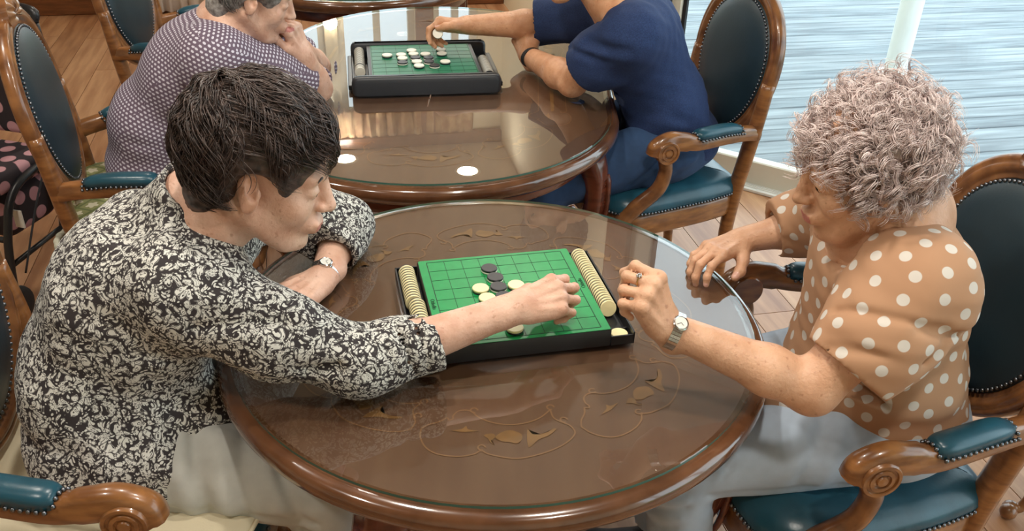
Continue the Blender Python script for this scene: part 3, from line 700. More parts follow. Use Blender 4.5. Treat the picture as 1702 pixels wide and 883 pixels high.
def lap(v, F, a):
    acc = np.zeros_like(v); c = np.zeros(len(v))
    for i in range(4):
        j = (i+1) % 4
        for p, q in ((F[:, i], F[:, j]), (F[:, j], F[:, i])):
            for d in range(3): acc[:, d] += np.bincount(p, v[q, d], len(v))
            c += np.bincount(p, minlength=len(v))
    c[c == 0] = 1
    return v+a*(acc/c[:, None]-v)
def vnormals(v, F):
    n = np.cross(v[F[:, 2]]-v[F[:, 0]], v[F[:, 3]]-v[F[:, 1]]); N = np.zeros_like(v)
    for i in range(4):
        for d in range(3): N[:, d] += np.bincount(F[:, i], n[:, d], len(v))
    return N/np.maximum(np.linalg.norm(N, axis=1), 1e-12)[:, None]
def frame(f, u):     # columns forward, left, up
    f = nrm(f); l = nrm(np.cross(u, f)); return np.stack([f, l, np.cross(f, l)], 1)
def rot_about(v, ax, a):
    ax = nrm(ax); return v*cos(a)+np.cross(ax, v)*sin(a)+ax*(ax@v)*(1-cos(a))
# ---------------------------------------------------------------- head
def head(V, c, R, s=1.0, nails=None, male=False, look=-.2):
    P = lambda x, y, z: np.array(c)+s*(R@V3(x, y, z))
    E = lambda p, r, k=.012, op='add', Q=None: V.ell(P(*p), np.array(r)*s, R if Q is None else R@Q, k*s, op)
    K = lambda a, b, ra, rb=None, k=.01, op='add': V.cap(P(*a), P(*b), ra*s, (ra if rb is None else rb)*s, k*s, op)
    E((-.012, 0, .038), (.094, .073, .082)); E((.03, 0, -.03), (.056, .057, .078), .03)
    for y in (-1, 1):
        K((-.015, y*.052, -.045), (.05, y*.022, -.098), .02, .017, .022); E((.056, y*.034, -.03), (.024, .024, .026), .02)
    E((.066, 0, -.1), (.018, .02, .016), .02)
    K((.072, -.036, .02), (.072, .036, .02), .013, None, .016)
    for y in (-1, 1): E((.091, y*.031, .0), (.016, .019, .011), .012, 'sub'); E((.073, y*.031, .0), (.0155, .0175, .0125), .005); E((.089, y*.031, -.003), (.0055, .0125, .0034), .001, 'sub')
    K((.084, 0, .018), (.103, 0, -.028), .0075, .0115, .012); E((.104, 0, -.03), (.011, .0115, .009), .006)
    for y in (-1, 1):
        E((.094, y*.0125, -.033), (.010, .0075, .007), .006); E((.1, y*.007, -.041), (.005, .0035, .004), .002, 'sub')
        K((.087, y*.024, -.035), (.081, y*.031, -.062), .0035, .003, .012, 'sub')
    E((.078, 0, -.064), (.024, .028, .018), .012)
    K((.094, -.018, -.0605), (.094, .018, -.0605), .0048, None, .004); K((.091, -.016, -.0705), (.091, .016, -.0705), .0055, None, .004)
    K((.1, -.021, -.0655), (.1, .021, -.0655), .0022, None, .003, 'sub')
    for y in (-1, 1):
        Q = np.array(Matrix.Rotation(y*radians(22), 3, 'Z') @ Matrix.Rotation(radians(-10), 3, 'Y'))
        E((-.008, y*.076, -.004), (.019, .0075, .034), .004, 'add', Q); E((-.002, y*.081, .002), (.011, .005, .019), .003, 'sub', Q); E((-.006, y*.077, -.03), (.009, .006, .010), .004, 'add', Q)
        E((.006, y*.077, -.006), (.005, .006, .007), .003)
    return dict(lips=[(P(.094, 0, -.0605), .021), (P(.091, 0, -.0705), .019)], P=P, R=R, s=s, c=np.array(c))
def eyes(parent, hd, base, iris=(52, 36, 26)):
    for y in (-1, 1):
        b = MB(); c = hd['P'](.0722, y*.031, -.0015)-base; f = nrm(hd['R']@V3(1, 0, -.35)); fr = frame(f, hd['R'][:, 2]); n = 16; r = .0142*hd['s']
        rings = []
        for t in (.02, .22, .4, .52, .8, 1.2, 1.57): rings.append([c+r*(fr@V3(cos(t), sin(t)*cos(2*pi*j/n), sin(t)*sin(2*pi*j/n))) for j in range(n)])
        b.loft(rings, True); b.m = [(0 if k//n == 0 else 1 if k//n < 3 else 2) for k in range(len(b.f))]
        b.build('eye', [M['pupil'], M['iris'], M['eyewhite']], parent)
M['pupil'] = mat('pupil', (.004, .004, .004), .1); M['iris'] = mat('iris', lin((54, 38, 28)), .15); M['eyewhite'] = mat('eye_white', lin((226, 218, 206)), .2)
# ---------------------------------------------------------------- hands
FING = [((.086, .027, .003), (.043, .025, .021), .0090), ((.090, .0055, .005), (.047, .029, .022), .0092), ((.085, -.0155, .003), (.043, .027, .022), .0087), ((.075, -.034, -.002), (.034, .021, .019), .0078)]
def hand(V, wrist, fwd, dors, side, curls, spread=(.08, .0, -.08, -.16), thumb=((.05, .045, -.012), (.078, .05, -.022), (.1, .04, -.03)), s=1.0, nails=None, fat=1.0):
    F = nrm(fwd); Z = np.array(dors, float); Z = nrm(Z-F*(Z@F)); Y = side*np.cross(Z, F); w = np.array(wrist, float)
    L = lambda x, y, z: w+s*(x*F+y*Y+z*Z)
    V.cap(L(-.03, 0, 0), L(.02, 0, 0), .0245*s*fat, .024*s*fat, .02, flat=(Z, 1.25))
    for (h, ln, r) in FING:
        V.cap(L(.012, h[1]*.55, -.002), L(h[0], h[1], h[2]-.003), .0155*s*fat, .0122*s*fat, .013*s)
        V.cap(L(.03, h[1]*.7, .0125), L(h[0]-.006, h[1], h[2]+.0085), .0034*s, .0046*s, .005*s)
        V.ell(L(h[0], h[1], h[2]+.0035), (.0108*s,)*3, None, .005*s)
    V.cap(L(.02, -.02, -.008), L(.06, -.03, -.008), .014*s*fat, .011*s*fat, .012*s)
    V.cap(L(.012, .014, -.008), L(*(np.array(thumb[0])*.8)), .017*s*fat, .015*s*fat, .014*s)
    info = []
    for i, (h, ln, r) in enumerate(FING):
        p = L(*h); a = 0; r0 = r*s*fat; c = curls[i]
        ff = F*cos(spread[i])+Y*sin(spread[i]); J = [p]
        for q in range(3):
            a += radians(c[q]); d = ff*cos(a)-Z*sin(a); ra = r0*(1.06-.09*q); rb = r0*(.98-.1*q)
            e = p+d*ln[q]*s-(d*rb*.6 if q == 2 else 0)
            V.cap(p, e, ra, rb, .0035*s if q else .006*s)
            if q < 2: V.ell(e, (rb*1.08,)*3, None, .003*s)
            up = -(-ff*sin(a)-Z*cos(a)); nz = ff*sin(a)+Z*cos(a); p = e; J.append(e)
        info.append(J)
        if nails is not None: nails.append((p+nz*rb*.75+d*rb*.25, nz, rb))
    T = [L(.02, .02, -.008)]+[L(*t) for t in thumb]; rr = [.0155, .0125, .0112, .0085]
    for q in range(3): V.cap(T[q], T[q+1], rr[q]*s*fat, rr[q+1]*s*fat, .006*s)
    V.ell(T[2], (.0122*s*fat,)*3, None, .004*s)
    if nails is not None:
        d = nrm(T[3]-T[2]); nz = Y*.3+Z; nz = nrm(nz-d*(nz@d)); nails.append((T[3]+nz*.0065*s, nz, .0085*s))
    return L, info, T
def skin_mat(name, c, c2):
    m = mat(name, lin(c), .46, var=(26, .3, 6), c2=lin(c2), bump=(170, .55, .0022), sss=.1); nt, b = nodes(m); N = nt.nodes.new; K = nt.links.new
    tc = N('ShaderNodeTexCoord'); n = N('ShaderNodeTexNoise'); n.inputs['Scale'].default_value = 95; n.inputs['Detail'].default_value = 2; K(tc.outputs['Object'], n.inputs['Vector'])
    r = N('ShaderNodeMapRange'); r.inputs['From Min'].default_value = .64; r.inputs['From Max'].default_value = .74; r.inputs['To Max'].default_value = .5; K(n.outputs[0], r.inputs[0])
    mx = N('ShaderNodeMix'); mx.data_type = 'RGBA'; old = b.inputs['Base Color'].links[0].from_socket; K(r.outputs[0], mx.inputs['Factor']); K(old, mx.inputs['A']); mx.inputs['B'].default_value = (*lin((168, 112, 84)), 1); K(mx.outputs['Result'], b.inputs['Base Color'])
    return m
M['lips'] = mat('lips', lin((196, 122, 112)), .4, bump=(200, .3, .001))
M['nailskin'] = mat('nail', lin((222, 176, 160)), .25)
def person(label, base):
    t = thing('person', label, 'person', (base[0], base[1], 0)); return t
def put(name, V, mats, parent, base, smooth=1, lab=None, uv=None, post=None):
    v, F = V.mesh(smooth, name == 'polka_dot_top')
    if post is not None: v = post(v, F)
    fm = None
    if lab is not None:
        vm = lab(v, vnormals(v, F)); fm = vm[F].max(1)
    U = uv(v, F) if uv is not None else None
    me = mesh_data(name, v-np.array([base[0], base[1], 0]), F, mats, fm, True, U)
    o = obj(name, me, parent); return o
def skin_label(nails, lips):
    def f(v, N):
        m = np.zeros(len(v), int)
        for p, n, r in nails:
            d = v-p; m[(np.linalg.norm(d, axis=1) < r*.95) & (N@n > .62)] = 1
        for hd in lips:
            q = ((v-hd['c'])@hd['R'])/hd['s']; y = np.abs(q[:, 1]); m[(y < .0195) & (q[:, 0] > .084) & (q[:, 2] < -.0575+y*-.12) & (q[:, 2] > -.0765+y*.35)] = 2
        return m
    return f
def fnoise(X, Y, Z, s, seed=0):
    r = np.random.default_rng(seed); o = 0
    for i in range(7):
        k = r.normal(size=3)*s; o = o+np.sin(k[0]*X+k[1]*Y+k[2]*Z+r.uniform(0, 6.28))
    return o/4
# limb-wise texture coordinates: nearest chain gives (around, along)
def limb_uv(chains, scale=1.0):
    def f(v, F):
        best = np.full(len(v), 1e9); U = np.zeros((len(v), 2)); rad = np.zeros(len(v)); ids = np.zeros(len(v), int)
        for ci, (P, R, up) in enumerate(chains):
            P = [np.array(p, float) for p in P]; s0 = 0
            for a, b, ra, rb in zip(P[:-1], P[1:], R[:-1], R[1:]):
                ab = b-a; L = np.linalg.norm(ab); t = np.clip(((v-a)@ab)/(L*L), 0, 1); q = v-a-t[:, None]*ab; d = np.linalg.norm(q, axis=1)-(ra+(rb-ra)*t); m = d < best
                x = nrm(np.array(up, float)-ab/L*(np.array(up)@ab)/L); y = np.cross(ab/L, x); ang = np.arctan2(q@y, q@x); r = (ra+rb)/2*0+max(R)
                best[m] = d[m]; U[m, 0] = ang[m]; U[m, 1] = (s0+t*L)[m]+ci*7.13; rad[m] = r; ids[m] = ci; s0 += L
        fu = U[F].copy(); fr = rad[F]
        a = fu[..., 0]; big = a-a[:, :1]; a = a-2*pi*np.round(big/(2*pi)); fu[..., 0] = a*fr[:, :1]
        bad = (ids[F] != ids[F][:, :1]).any(1); fu[bad] = fu[bad][:, :1]
        return fu*scale
    return f
def dot_uv(spacing, seed=0):
    '''evenly spread dots over a cloth mesh: each corner stores its offset from the nearest dot centre'''
    def f(v, F):
        g = np.random.default_rng(seed); N = vnormals(v, F); cen = []; grid = {}
        for i in g.permutation(len(v)):
            p = v[i]; key = tuple((p//spacing).astype(int)); ok = True
            for a in (-1, 0, 1):
                for b_ in (-1, 0, 1):
                    for c in (-1, 0, 1):
                        for j in grid.get((key[0]+a, key[1]+b_, key[2]+c), ()):
                            d = v[j]-p
                            if d@d < spacing*spacing: ok = False; break
                        if not ok: break
                    if not ok: break
                if not ok: break
            if ok: grid.setdefault(key, []).append(i); cen.append(i)
        cen = np.array(cen)
        def near(P, C_):
            out = np.empty(len(P), int)
            for s_ in range(0, len(P), 8000): out[s_:s_+8000] = ((C_**2).sum(1)[None]-2*P[s_:s_+8000]@C_.T).argmin(1)
            return out
        for _ in range(6):
            a = near(v, v[cen]); cnt = np.bincount(a, minlength=len(cen)); m = np.stack([np.bincount(a, v[:, d], len(cen)) for d in range(3)], 1)/np.maximum(cnt, 1)[:, None]
            cen = near(m, v)
        fc = v[F].mean(1); a = near(fc, v[cen]); n = N[cen]; t1 = np.cross(n, [0, .3, 1.]); t1 /= np.linalg.norm(t1, axis=1)[:, None]; t2 = np.cross(n, t1)
        d = v[F]-v[cen[a]][:, None]; return np.stack([(d*t1[a][:, None]).sum(2), (d*t2[a][:, None]).sum(2)], 2)
    return f
def box_uv(v, F):
    c = v[F]; n = np.cross(c[:, 2]-c[:, 0], c[:, 3]-c[:, 1]); R = np.array(Matrix.Rotation(.35, 3, 'Z') @ Matrix.Rotation(.5, 3, 'Y')); q = c@R; k = np.abs(n@R).argmax(1); U = np.empty(F.shape+(2,))
    for i, (a, b_) in enumerate(((1, 2), (0, 2), (1, 0))): m = k == i; U[m] = q[m][..., [a, b_]]
    return U
# ---------------------------------------------------------------- hair as strands
def strands(paths, r0, n=3):
    """paths: array (S, K, 3) -> tapering tubes"""
    S_, K, _ = paths.shape; T = np.gradient(paths, axis=1); T /= np.linalg.norm(T, axis=2, keepdims=True)+1e-9
    up = np.array([.3, .5, .8]); x = up-T*(T@up)[..., None]; x /= np.linalg.norm(x, axis=2, keepdims=True)+1e-9; y = np.cross(T, x)
    w = (r0 if np.ndim(r0) else np.full(S_, r0))[:, None]*(1-.75*np.linspace(0, 1, K)[None, :]**2)
    ring = [paths+w[..., None]*(cos(2*pi*j/n)*x+sin(2*pi*j/n)*y) for j in range(n)]
    v = np.stack(ring, 2).reshape(-1, 3); base = (np.arange(S_)[:, None]*K+np.arange(K-1)[None, :]).reshape(-1)*n
    F = []
    for j in range(n): k = (j+1) % n; F.append(np.stack([base+j, base+k, base+n+k, base+n+j], 1))
    return v, np.concatenate(F)
# ---------------------------------------------------------------- fabrics
def dots_mat(name, base, dot, px, py, rx, ry, base2=None, rough=.85):
    """staggered rows of oval dots in limb coordinates (metres)"""
    m = mat(name, lin(base), rough, bump=(900, .15, .0006)); nt, b = nodes(m); N = nt.nodes.new; K = nt.links.new
    tc = N('ShaderNodeTexCoord'); sp = N('ShaderNodeSeparateXYZ'); K(tc.outputs['UV'], sp.inputs[0])
    def mth(op, a, c=None):
        n = N('ShaderNodeMath'); n.operation = op
        for i, x in enumerate((a, c)):
            if x is None: continue
            if isinstance(x, (int, float)): n.inputs[i].default_value = x
            else: K(x, n.inputs[i])
        return n.outputs[0]
    v = mth('DIVIDE', sp.outputs[1], py); row = mth('FLOOR', v); fv = mth('SUBTRACT', mth('SUBTRACT', v, row), .5)
    u = mth('ADD', mth('DIVIDE', sp.outputs[0], px), mth('MULTIPLY', mth('FLOORED_MODULO', row, 2.0), .5)); fu = mth('SUBTRACT', mth('SUBTRACT', u, mth('FLOOR', u)), .5)
    a = mth('MULTIPLY', fu, px/rx); c = mth('MULTIPLY', fv, py/ry); d = mth('ADD', mth('MULTIPLY', a, a), mth('MULTIPLY', c, c))
    r = N('ShaderNodeMapRange'); r.inputs['From Min'].default_value = 1.15; r.inputs['From Max'].default_value = .85; K(d, r.inputs[0])
    mx = N('ShaderNodeMix'); mx.data_type = 'RGBA'; K(r.outputs[0], mx.inputs['Factor']); mx.inputs['A'].default_value = (*lin(base), 1); mx.inputs['B'].default_value = (*lin(dot), 1); K(mx.outputs['Result'], b.inputs['Base Color'])
    return m
def spot_mat(name, base, dot, r):
    m = mat(name, lin(base), .85, bump=(900, .15, .0006)); nt, b = nodes(m); N = nt.nodes.new; K = nt.links.new
    tc = N('ShaderNodeTexCoord'); l = N('ShaderNodeVectorMath'); l.operation = 'LENGTH'; K(tc.outputs['UV'], l.inputs[0])
    q = N('ShaderNodeMapRange'); q.inputs['From Min'].default_value = r*1.06; q.inputs['From Max'].default_value = r*.94; K(l.outputs['Value'], q.inputs[0])
    mx = N('ShaderNodeMix'); mx.data_type = 'RGBA'; K(q.outputs[0], mx.inputs['Factor']); mx.inputs['A'].default_value = (*lin(base), 1); mx.inputs['B'].default_value = (*lin(dot), 1); K(mx.outputs['Result'], b.inputs['Base Color'])
    return m
def foliage_mat(name):
    """cream leaf scrolls on near-black cloth"""
    m = mat(name, (.5, .5, .5), .85, bump=(700, .15, .0006)); nt, b = nodes(m); N = nt.nodes.new; K = nt.links.new
    tc = N('ShaderNodeTexCoord')
    nz = N('ShaderNodeTexNoise'); nz.inputs['Scale'].default_value = 50; nz.inputs['Detail'].default_value = .5; K(tc.outputs['Object'], nz.inputs['Vector'])
    s = N('ShaderNodeVectorMath'); s.operation = 'MULTIPLY_ADD'; K(nz.outputs['Color'], s.inputs[0]); s.inputs[1].default_value = (.029,)*3; K(tc.outputs['Object'], s.inputs[2])
    def blobs(scale, lo, hi, off, vein):
        mp = N('ShaderNodeMapping'); mp.inputs['Location'].default_value = off; K(s.outputs[0], mp.inputs[0])
        v = N('ShaderNodeTexVoronoi'); v.inputs['Scale'].default_value = scale; K(mp.outputs[0], v.inputs['Vector'])
        r = N('ShaderNodeMapRange'); r.inputs['From Min'].default_value = hi; r.inputs['From Max'].default_value = lo; K(v.outputs['Distance'], r.inputs[0])
        if not vein: return r.outputs[0]
        e = N('ShaderNodeMath'); e.operation = 'SINE'; q = N('ShaderNodeMath'); q.operation = 'MULTIPLY'; K(v.outputs['Distance'], q.inputs[0]); q.inputs[1].default_value = 26; K(q.outputs[0], e.inputs[0])
        r2 = N('ShaderNodeMapRange'); r2.inputs['From Min'].default_value = -.75; r2.inputs['From Max'].default_value = -.45; K(e.outputs[0], r2.inputs[0])
        w = N('ShaderNodeMath'); w.operation = 'MULTIPLY'; K(r.outputs[0], w.inputs[0]); K(r2.outputs[0], w.inputs[1]); return w.outputs[0]
    x = blobs(100, .44, .52, (0, 0, 0), True); y = blobs(180, .33, .40, (3, 1, 2), False)
    w = N('ShaderNodeMath'); w.operation = 'MAXIMUM'; K(x, w.inputs[0]); K(y, w.inputs[1])
    mx = N('ShaderNodeMix'); mx.data_type = 'RGBA'; K(w.outputs[0], mx.inputs['Factor']); mx.inputs['A'].default_value = (*lin((48, 42, 44)), 1); mx.inputs['B'].default_value = (*lin((212, 211, 204)), 1); K(mx.outputs['Result'], b.inputs['Base Color'])
    return m
M['foliage'] = foliage_mat('foliage_print')
M['polka'] = spot_mat('polka_print', (180, 138, 106), (210, 204, 196), .0096)
M['lattice'] = dots_mat('small_print', (104, 88, 104), (206, 202, 214), .0125, .0105, .0040, .0028)
M['navy'] = mat('navy_cotton', lin((40, 62, 106)), .9, var=(300, .3, 2), c2=lin((28, 46, 86)), bump=(500, .15, .0006))
M['jeans'] = mat('navy_trouser', lin((46, 74, 112)), .85, var=(40, .2), bump=(400, .15, .0006))
M['grey_trouser'] = mat('grey_trouser', lin((196, 196, 190)), .85, var=(30, .12), bump=(500, .15, .0006))
M['blue_trouser'] = mat('pale_trouser', lin((178, 194, 212)), .8, var=(30, .1), bump=(500, .12, .0006))
M['dark_trouser'] = mat('dark_trouser', lin((66, 60, 66)), .85, var=(30, .1))
M['skin_a'] = skin_mat('skin_a', (230, 190, 168), (208, 160, 136)); M['skin_b'] = skin_mat('skin_b', (224, 178, 146), (204, 156, 124)); M['skin_c'] = skin_mat('skin_c', (222, 172, 136), (202, 146, 108))
def hair_mat(name, c, c2, rough=.42): return mat(name, lin(c), rough, var=(90, .4, 3), c2=lin(c2), stretch=(1, 1, 1))
M['hair_dark'] = hair_mat('dark_hair', (88, 72, 66), (40, 32, 31), .34); M['hair_curl'] = hair_mat('grey_pink_hair', (246, 232, 228), (206, 184, 180), .45); M['hair_grey'] = hair_mat('grey_hair', (168, 164, 160), (96, 90, 88)); M['hair_man'] = hair_mat('man_hair', (110, 106, 104), (54, 50, 50))
M['shoe'] = mat('brown_shoe', lin((92, 40, 36)), .3, coat=.3, var=(20, .2)); M['shoe_dark'] = mat('dark_shoe', lin((44, 42, 44)), .4, var=(20, .2))
def headR(yaw, pitch, roll):
    y, p, r = map(radians, (yaw, pitch, roll)); f = V3(cos(p)*cos(y), cos(p)*sin(y), sin(p)); R = frame(f, V3(0, 0, 1)); l, u = R[:, 1], R[:, 2]
    return np.stack([f, l*cos(r)+u*sin(r), -l*sin(r)+u*cos(r)], 1)
def hair_strands(hd, name, m, parent, base, n, cen, rad, crown, keep, r0, ln=(.5, .95), K=9, wave=.05, lift=.05, seed=1, swirl=.5, mass=None, clump=.016):
    g = np.random.default_rng(seed); cen = np.array(cen); rad = np.array(rad); cr = nrm(crown); Fc = frame(cr, V3(1, 0, .01))
    th0 = np.arccos(1-g.uniform(0, 1.55, n)); ph = g.uniform(0, 2*pi, n); L = g.uniform(*ln, n); t = np.linspace(0, 1, K)
    th = th0[:, None]-.15+L[:, None]*t; p = ph[:, None]+swirl*t*L[:, None]*np.sign(np.sin(ph*1.0))[:, None]*.6+wave*np.sin(5*t[None]*L[:, None]+3*np.sin(2*ph)[:, None]+g.normal(0, .5, n)[:, None])
    u = np.stack([np.cos(th), np.sin(th)*np.cos(p), np.sin(th)*np.sin(p)], 2)@Fc.T
    lf = 1+lift*(np.sin(pi*t)[None]*g.uniform(.1, 1, n)[:, None]+g.uniform(-.35, .25, n)[:, None])
    cl = np.sin(9*u[..., 0]+5*u[..., 1]+1)+np.sin(11*u[..., 1]-6*u[..., 2])+.7*np.sin(17*u[..., 2]+13*u[..., 0]+8*u[..., 1])
    lf = lf+clump*cl
    q = cen+rad*u*lf[..., None]
    ok = keep(q[:, K//2]) & keep(q[:, int(K*.72)]); q = q[ok]
    w = hd['c']+hd['s']*(q@hd['R'].T)
    v, F = strands(w, g.uniform(.6, 1.3, ok.sum())*r0)
    if mass is not None:
        mv, mF = mass; F = np.concatenate([mF, F+len(mv)]); v = np.concatenate([mv, v])
    return obj(name, mesh_data(name, v-np.array([base[0], base[1], 0]), F, m), parent)
def hair_mass(hd, cen, rad, cuts, h=.004, extra=()):
    c = hd['P'](*cen); V = Vox(c-.19, c+.19, h); V.ell(c, np.array(rad)*hd['s'], hd['R'], .0)
    for p, r in extra: V.ell(hd['P'](*p), np.array(r)*hd['s'], hd['R'], .02)
    for p, r in cuts: V.ell(hd['P'](*p), np.array(r)*hd['s'], hd['R'], .012, 'sub')
    f = lambda X, Y, Z: .0022*fnoise(X, Y, Z, 160, 3)
    V.wob(f); return V.mesh(1)
def brows(hd, parent, base, m):
    b = MB()
    for y in (-1, 1): b.tube([hd['P'](.087-.35*abs(k-.02)**1.4*1.2, y*k, .019+.004*sin((k-.014)*80))-base for k in np.linspace(.014, .046, 6)], [.001, .0022, .0024, .0022, .0016, .0006], 6)
    b.build('eyebrows', m, parent)
def watch(parent, base, p, axis, up, r, m_strap, m_case, links=True, flat=1.2):
    ax = nrm(axis); U = np.array(up, float); U = nrm(U-ax*(U@ax)); Sd = np.cross(ax, U); c = np.array(p, float)-base; t = thing('watch', None, None); t.parent = parent
    rx, ru = r*1.1, r*.95; b = MB(); n = 34
    for j in range(n):
        a = 2*pi*j/n+pi/2
        if abs(cos(a)) < .36 and sin(a) > 0: continue
        ca, sa = cos(a), sin(a); q = c+Sd*rx*ca+U*ru*sa; nn = nrm(Sd*ca/rx+U*sa/ru); tt = np.cross(ax, nn); hw = pi*r/n*1.02
        for k in (-1, 0, 1) if links else (0,):
            w = .0027 if links else .0085
            b.box((-w, -hw*.92, -.0012), (w, hw*.92, .0016), M=lambda x, q=q, nn=nn, tt=tt, k=k: q+ax*(x[0]+k*.0056)+tt*x[1]+nn*x[2])
    b.build('strap', m_strap, t, smooth=False)
    top = c+U*(ru+.0012)
    mk = lambda prof: [[top+U*z+rr*(cos(2*pi*j/24)*ax+sin(2*pi*j/24)*Sd) for j in range(24)] for rr, z in prof]
    MB().loft(mk([(.0, -.004), (.0125, -.004), (.0135, -.002), (.0135, .0035), (.0115, .005), (.0105, .0045)]), True).build('case', m_case, t, sharp=40)
    MB().loft(mk([(.0108, .0044), (.0001, .0044)]), True).build('dial', M['dial'], t)
    hb = MB()
    for a, l in ((.6, .006), (2.4, .008)):
        d = cos(a)*ax+sin(a)*Sd; e = np.cross(U, d)*.0004; hb.add([top+U*.0049-e, top+U*.0049+e, top+U*.0049+d*l+e, top+U*.0049+d*l-e], [(0, 1, 2, 3)])
    hb.build('watch_hands', M['rubber'], t, smooth=False); return t
M['dial'] = mat('watch_dial', lin((236, 234, 226)), .15, coat=.5)
def shoe(parent, base, p, d, m):
    d = nrm(d); p = np.array(p, float); V = Vox(p-.2, p+.2, .006)
    V.ell(p+V3(0, 0, .05), (.045, .04, .045), None, .02); V.cap(p+V3(0, 0, .035), p+d*.13+V3(0, 0, .025), .04, .034, .02, flat=((0, 0, 1), 1.25)); V.ell(p+d*.15+V3(0, 0, .02), (.04, .04, .026), None, .02); V.cut(p+V3(0, 0, .003), (0, 0, -1), .25)
    put('shoe', V, m, parent, base)
def trousers(parent, base, m, pel, legs, r=(.092, .07, .06, .066), h=.006, folds=(), shoem=None, lowz=.09, lf=(), sf=()):
    pts = np.array([pel]+[p for l in legs for p in l]); V = Vox(pts.min(0)-.2, pts.max(0)+.2, h)
    V.ell(pel, (.15, .18, .105), None, .03)
    for H, Kn, A in legs:
        V.chain([H, Kn], [r[0]*1.08, r[1]], .05); V.chain([Kn, A], [r[1], r[3]], .02)
        V.cut(np.array(A)+V3(0, 0, .0), nrm(np.array(A)-Kn), .12)
    f = lambda X, Y, Z: .0025*fnoise(X, Y, Z, 22, 5)+.0012*fnoise(X, Y, Z, 60, 6); V.wob(f)
    for P, w, d in folds: V.fold(P, w, d)
    for li, args in lf:
        H, Kn, A = legs[li]; V.lfold(H, Kn, r[0]*1.02, r[1], *args)
    for li, args in sf:
        H, Kn, A = legs[li]; V.lfold(Kn, A, r[1], r[3], *args)
    for H, Kn, A in legs: V.cap(np.array(A)+(np.array(Kn)-A)*.25, np.array(A)-(np.array(Kn)-A)*.3, r[3]*.86, None, .0, 'sub')
    o = put('trousers', V, m, parent, base, 1)
    for H, Kn, A in legs:
        if shoem is not None:
            d = nrm(np.array(Kn)-np.array(H)); d[2] = 0; a = np.array(A); shoe(parent, base, (a[0], a[1], 0), d, shoem)
    return o
def ankles(V, legs):
    for H, Kn, A in legs: A = np.array(A); V.cap(A+V3(0, 0, .05), V3(A[0], A[1], .04), .04, .036, .01)
# ================================================================ near left woman
bW1 = V3(-.72, -.17, 0)
w1p = person('woman in a black and cream foliage print blouse reaching across the near board', bW1)
nl = []
V = Vox((-.74, -.44, .69), (.2, .36, 1.25), .0029)
R1 = headR(3, -15, -4); hd1 = head(V, (-.371, -.146, 1.075), R1, 1.05)
shR, elR, wrR = V3(-.485, -.255, .915), V3(-.215, -.242, .772), V3(.042, -.128, .818)
shL, elL, wrL = V3(-.50, .085, .92), V3(-.33, .235, .768), V3(-.345, .065, .747)
nb = V3(-.51, -.105, .975)
V.chain([hd1['P'](-.035, 0, -.05), hd1['P'](-.055, 0, -.1), nb], [.052, .05, .062], .03); V.chain([nb, (-.58, -.1, .86), (-.63, -.11, .76)], [.07, .09, .09], .04)
for s_, e_, w_ in ((shR, elR, wrR), (shL, elL, wrL)):
    V.chain([nb, s_], [.05, .05], .03); V.chain([s_, e_], [.046, .04], .02); m_ = e_+(w_-e_)*.3; V.chain([e_, m_, w_], [.039, .040, .0265], .02)
fR = V3(.84, .50, .08); hand(V, wrR, fR, (.12, -.42, .9), 1, [(30, 78, 32), (30, 86, 38), (34, 88, 40), (40, 86, 40)], (.08, .02, -.05, -.13), ((.048, .036, -.022), (.078, .038, -.044), (.104, .026, -.058)), .98, nl)
hand(V, wrL, (-.55, -.83, -.02), (.05, -.05, 1), -1, [(18, 30, 18), (16, 28, 18), (16, 28, 18), (16, 30, 18)], (.06, 0, -.06, -.12), ((.05, .04, -.008), (.075, .045, -.012), (.098, .04, -.014)), .98, nl)
put('body', V, [M['skin_a'], M['nailskin'], M['lips']], w1p, bW1, 1, skin_label(nl, [hd1]))
eyes(w1p, hd1, bW1); brows(hd1, w1p, bW1, M['hair_dark'])
V = Vox((-1.0, -.5, .46), (-.04, .38, 1.08), .0045)
Rl = np.array(Matrix.Rotation(radians(32), 3, 'Y'))
V.ell((-.675, -.19, .585), (.15, .19, .10), None, .05).ell((-.70, -.17, .69), (.135, .18, .13), None, .06).ell((-.645, -.125, .84), (.12, .18, .165), Rl, .07)
V.cap((-.50, .04, .92), (-.49, -.205, .915), .08, .078, .06).cap((-.60, .0, .80), (-.58, -.2, .79), .10, .10, .06).cap((-.62, -.19, .63), (-.535, -.205, .61), .115, .085, .06).cap((-.67, -.25, .58), (-.605, -.28, .575), .12, .108, .05)
V.chain([(-.50, -.24, .90), (-.36, -.252, .835), (-.22, -.243, .774), (-.07, -.182, .79)], [.085, .068, .055, .052], .045)
V.chain([(-.505, .075, .91), (-.41, .17, .83), (-.33, .235, .775), (-.337, .12, .766)], [.085, .068, .056, .050], .04)
V.chain([nb+V3(-.012, 0, -.03), nb+V3(.03, -.008, .045)], [.088, .078], .03)
V.wob(lambda X, Y, Z: .0045*fnoise(X, Y, Z*.6, 26, 8)+.002*fnoise(X, Y, Z, 60, 9))
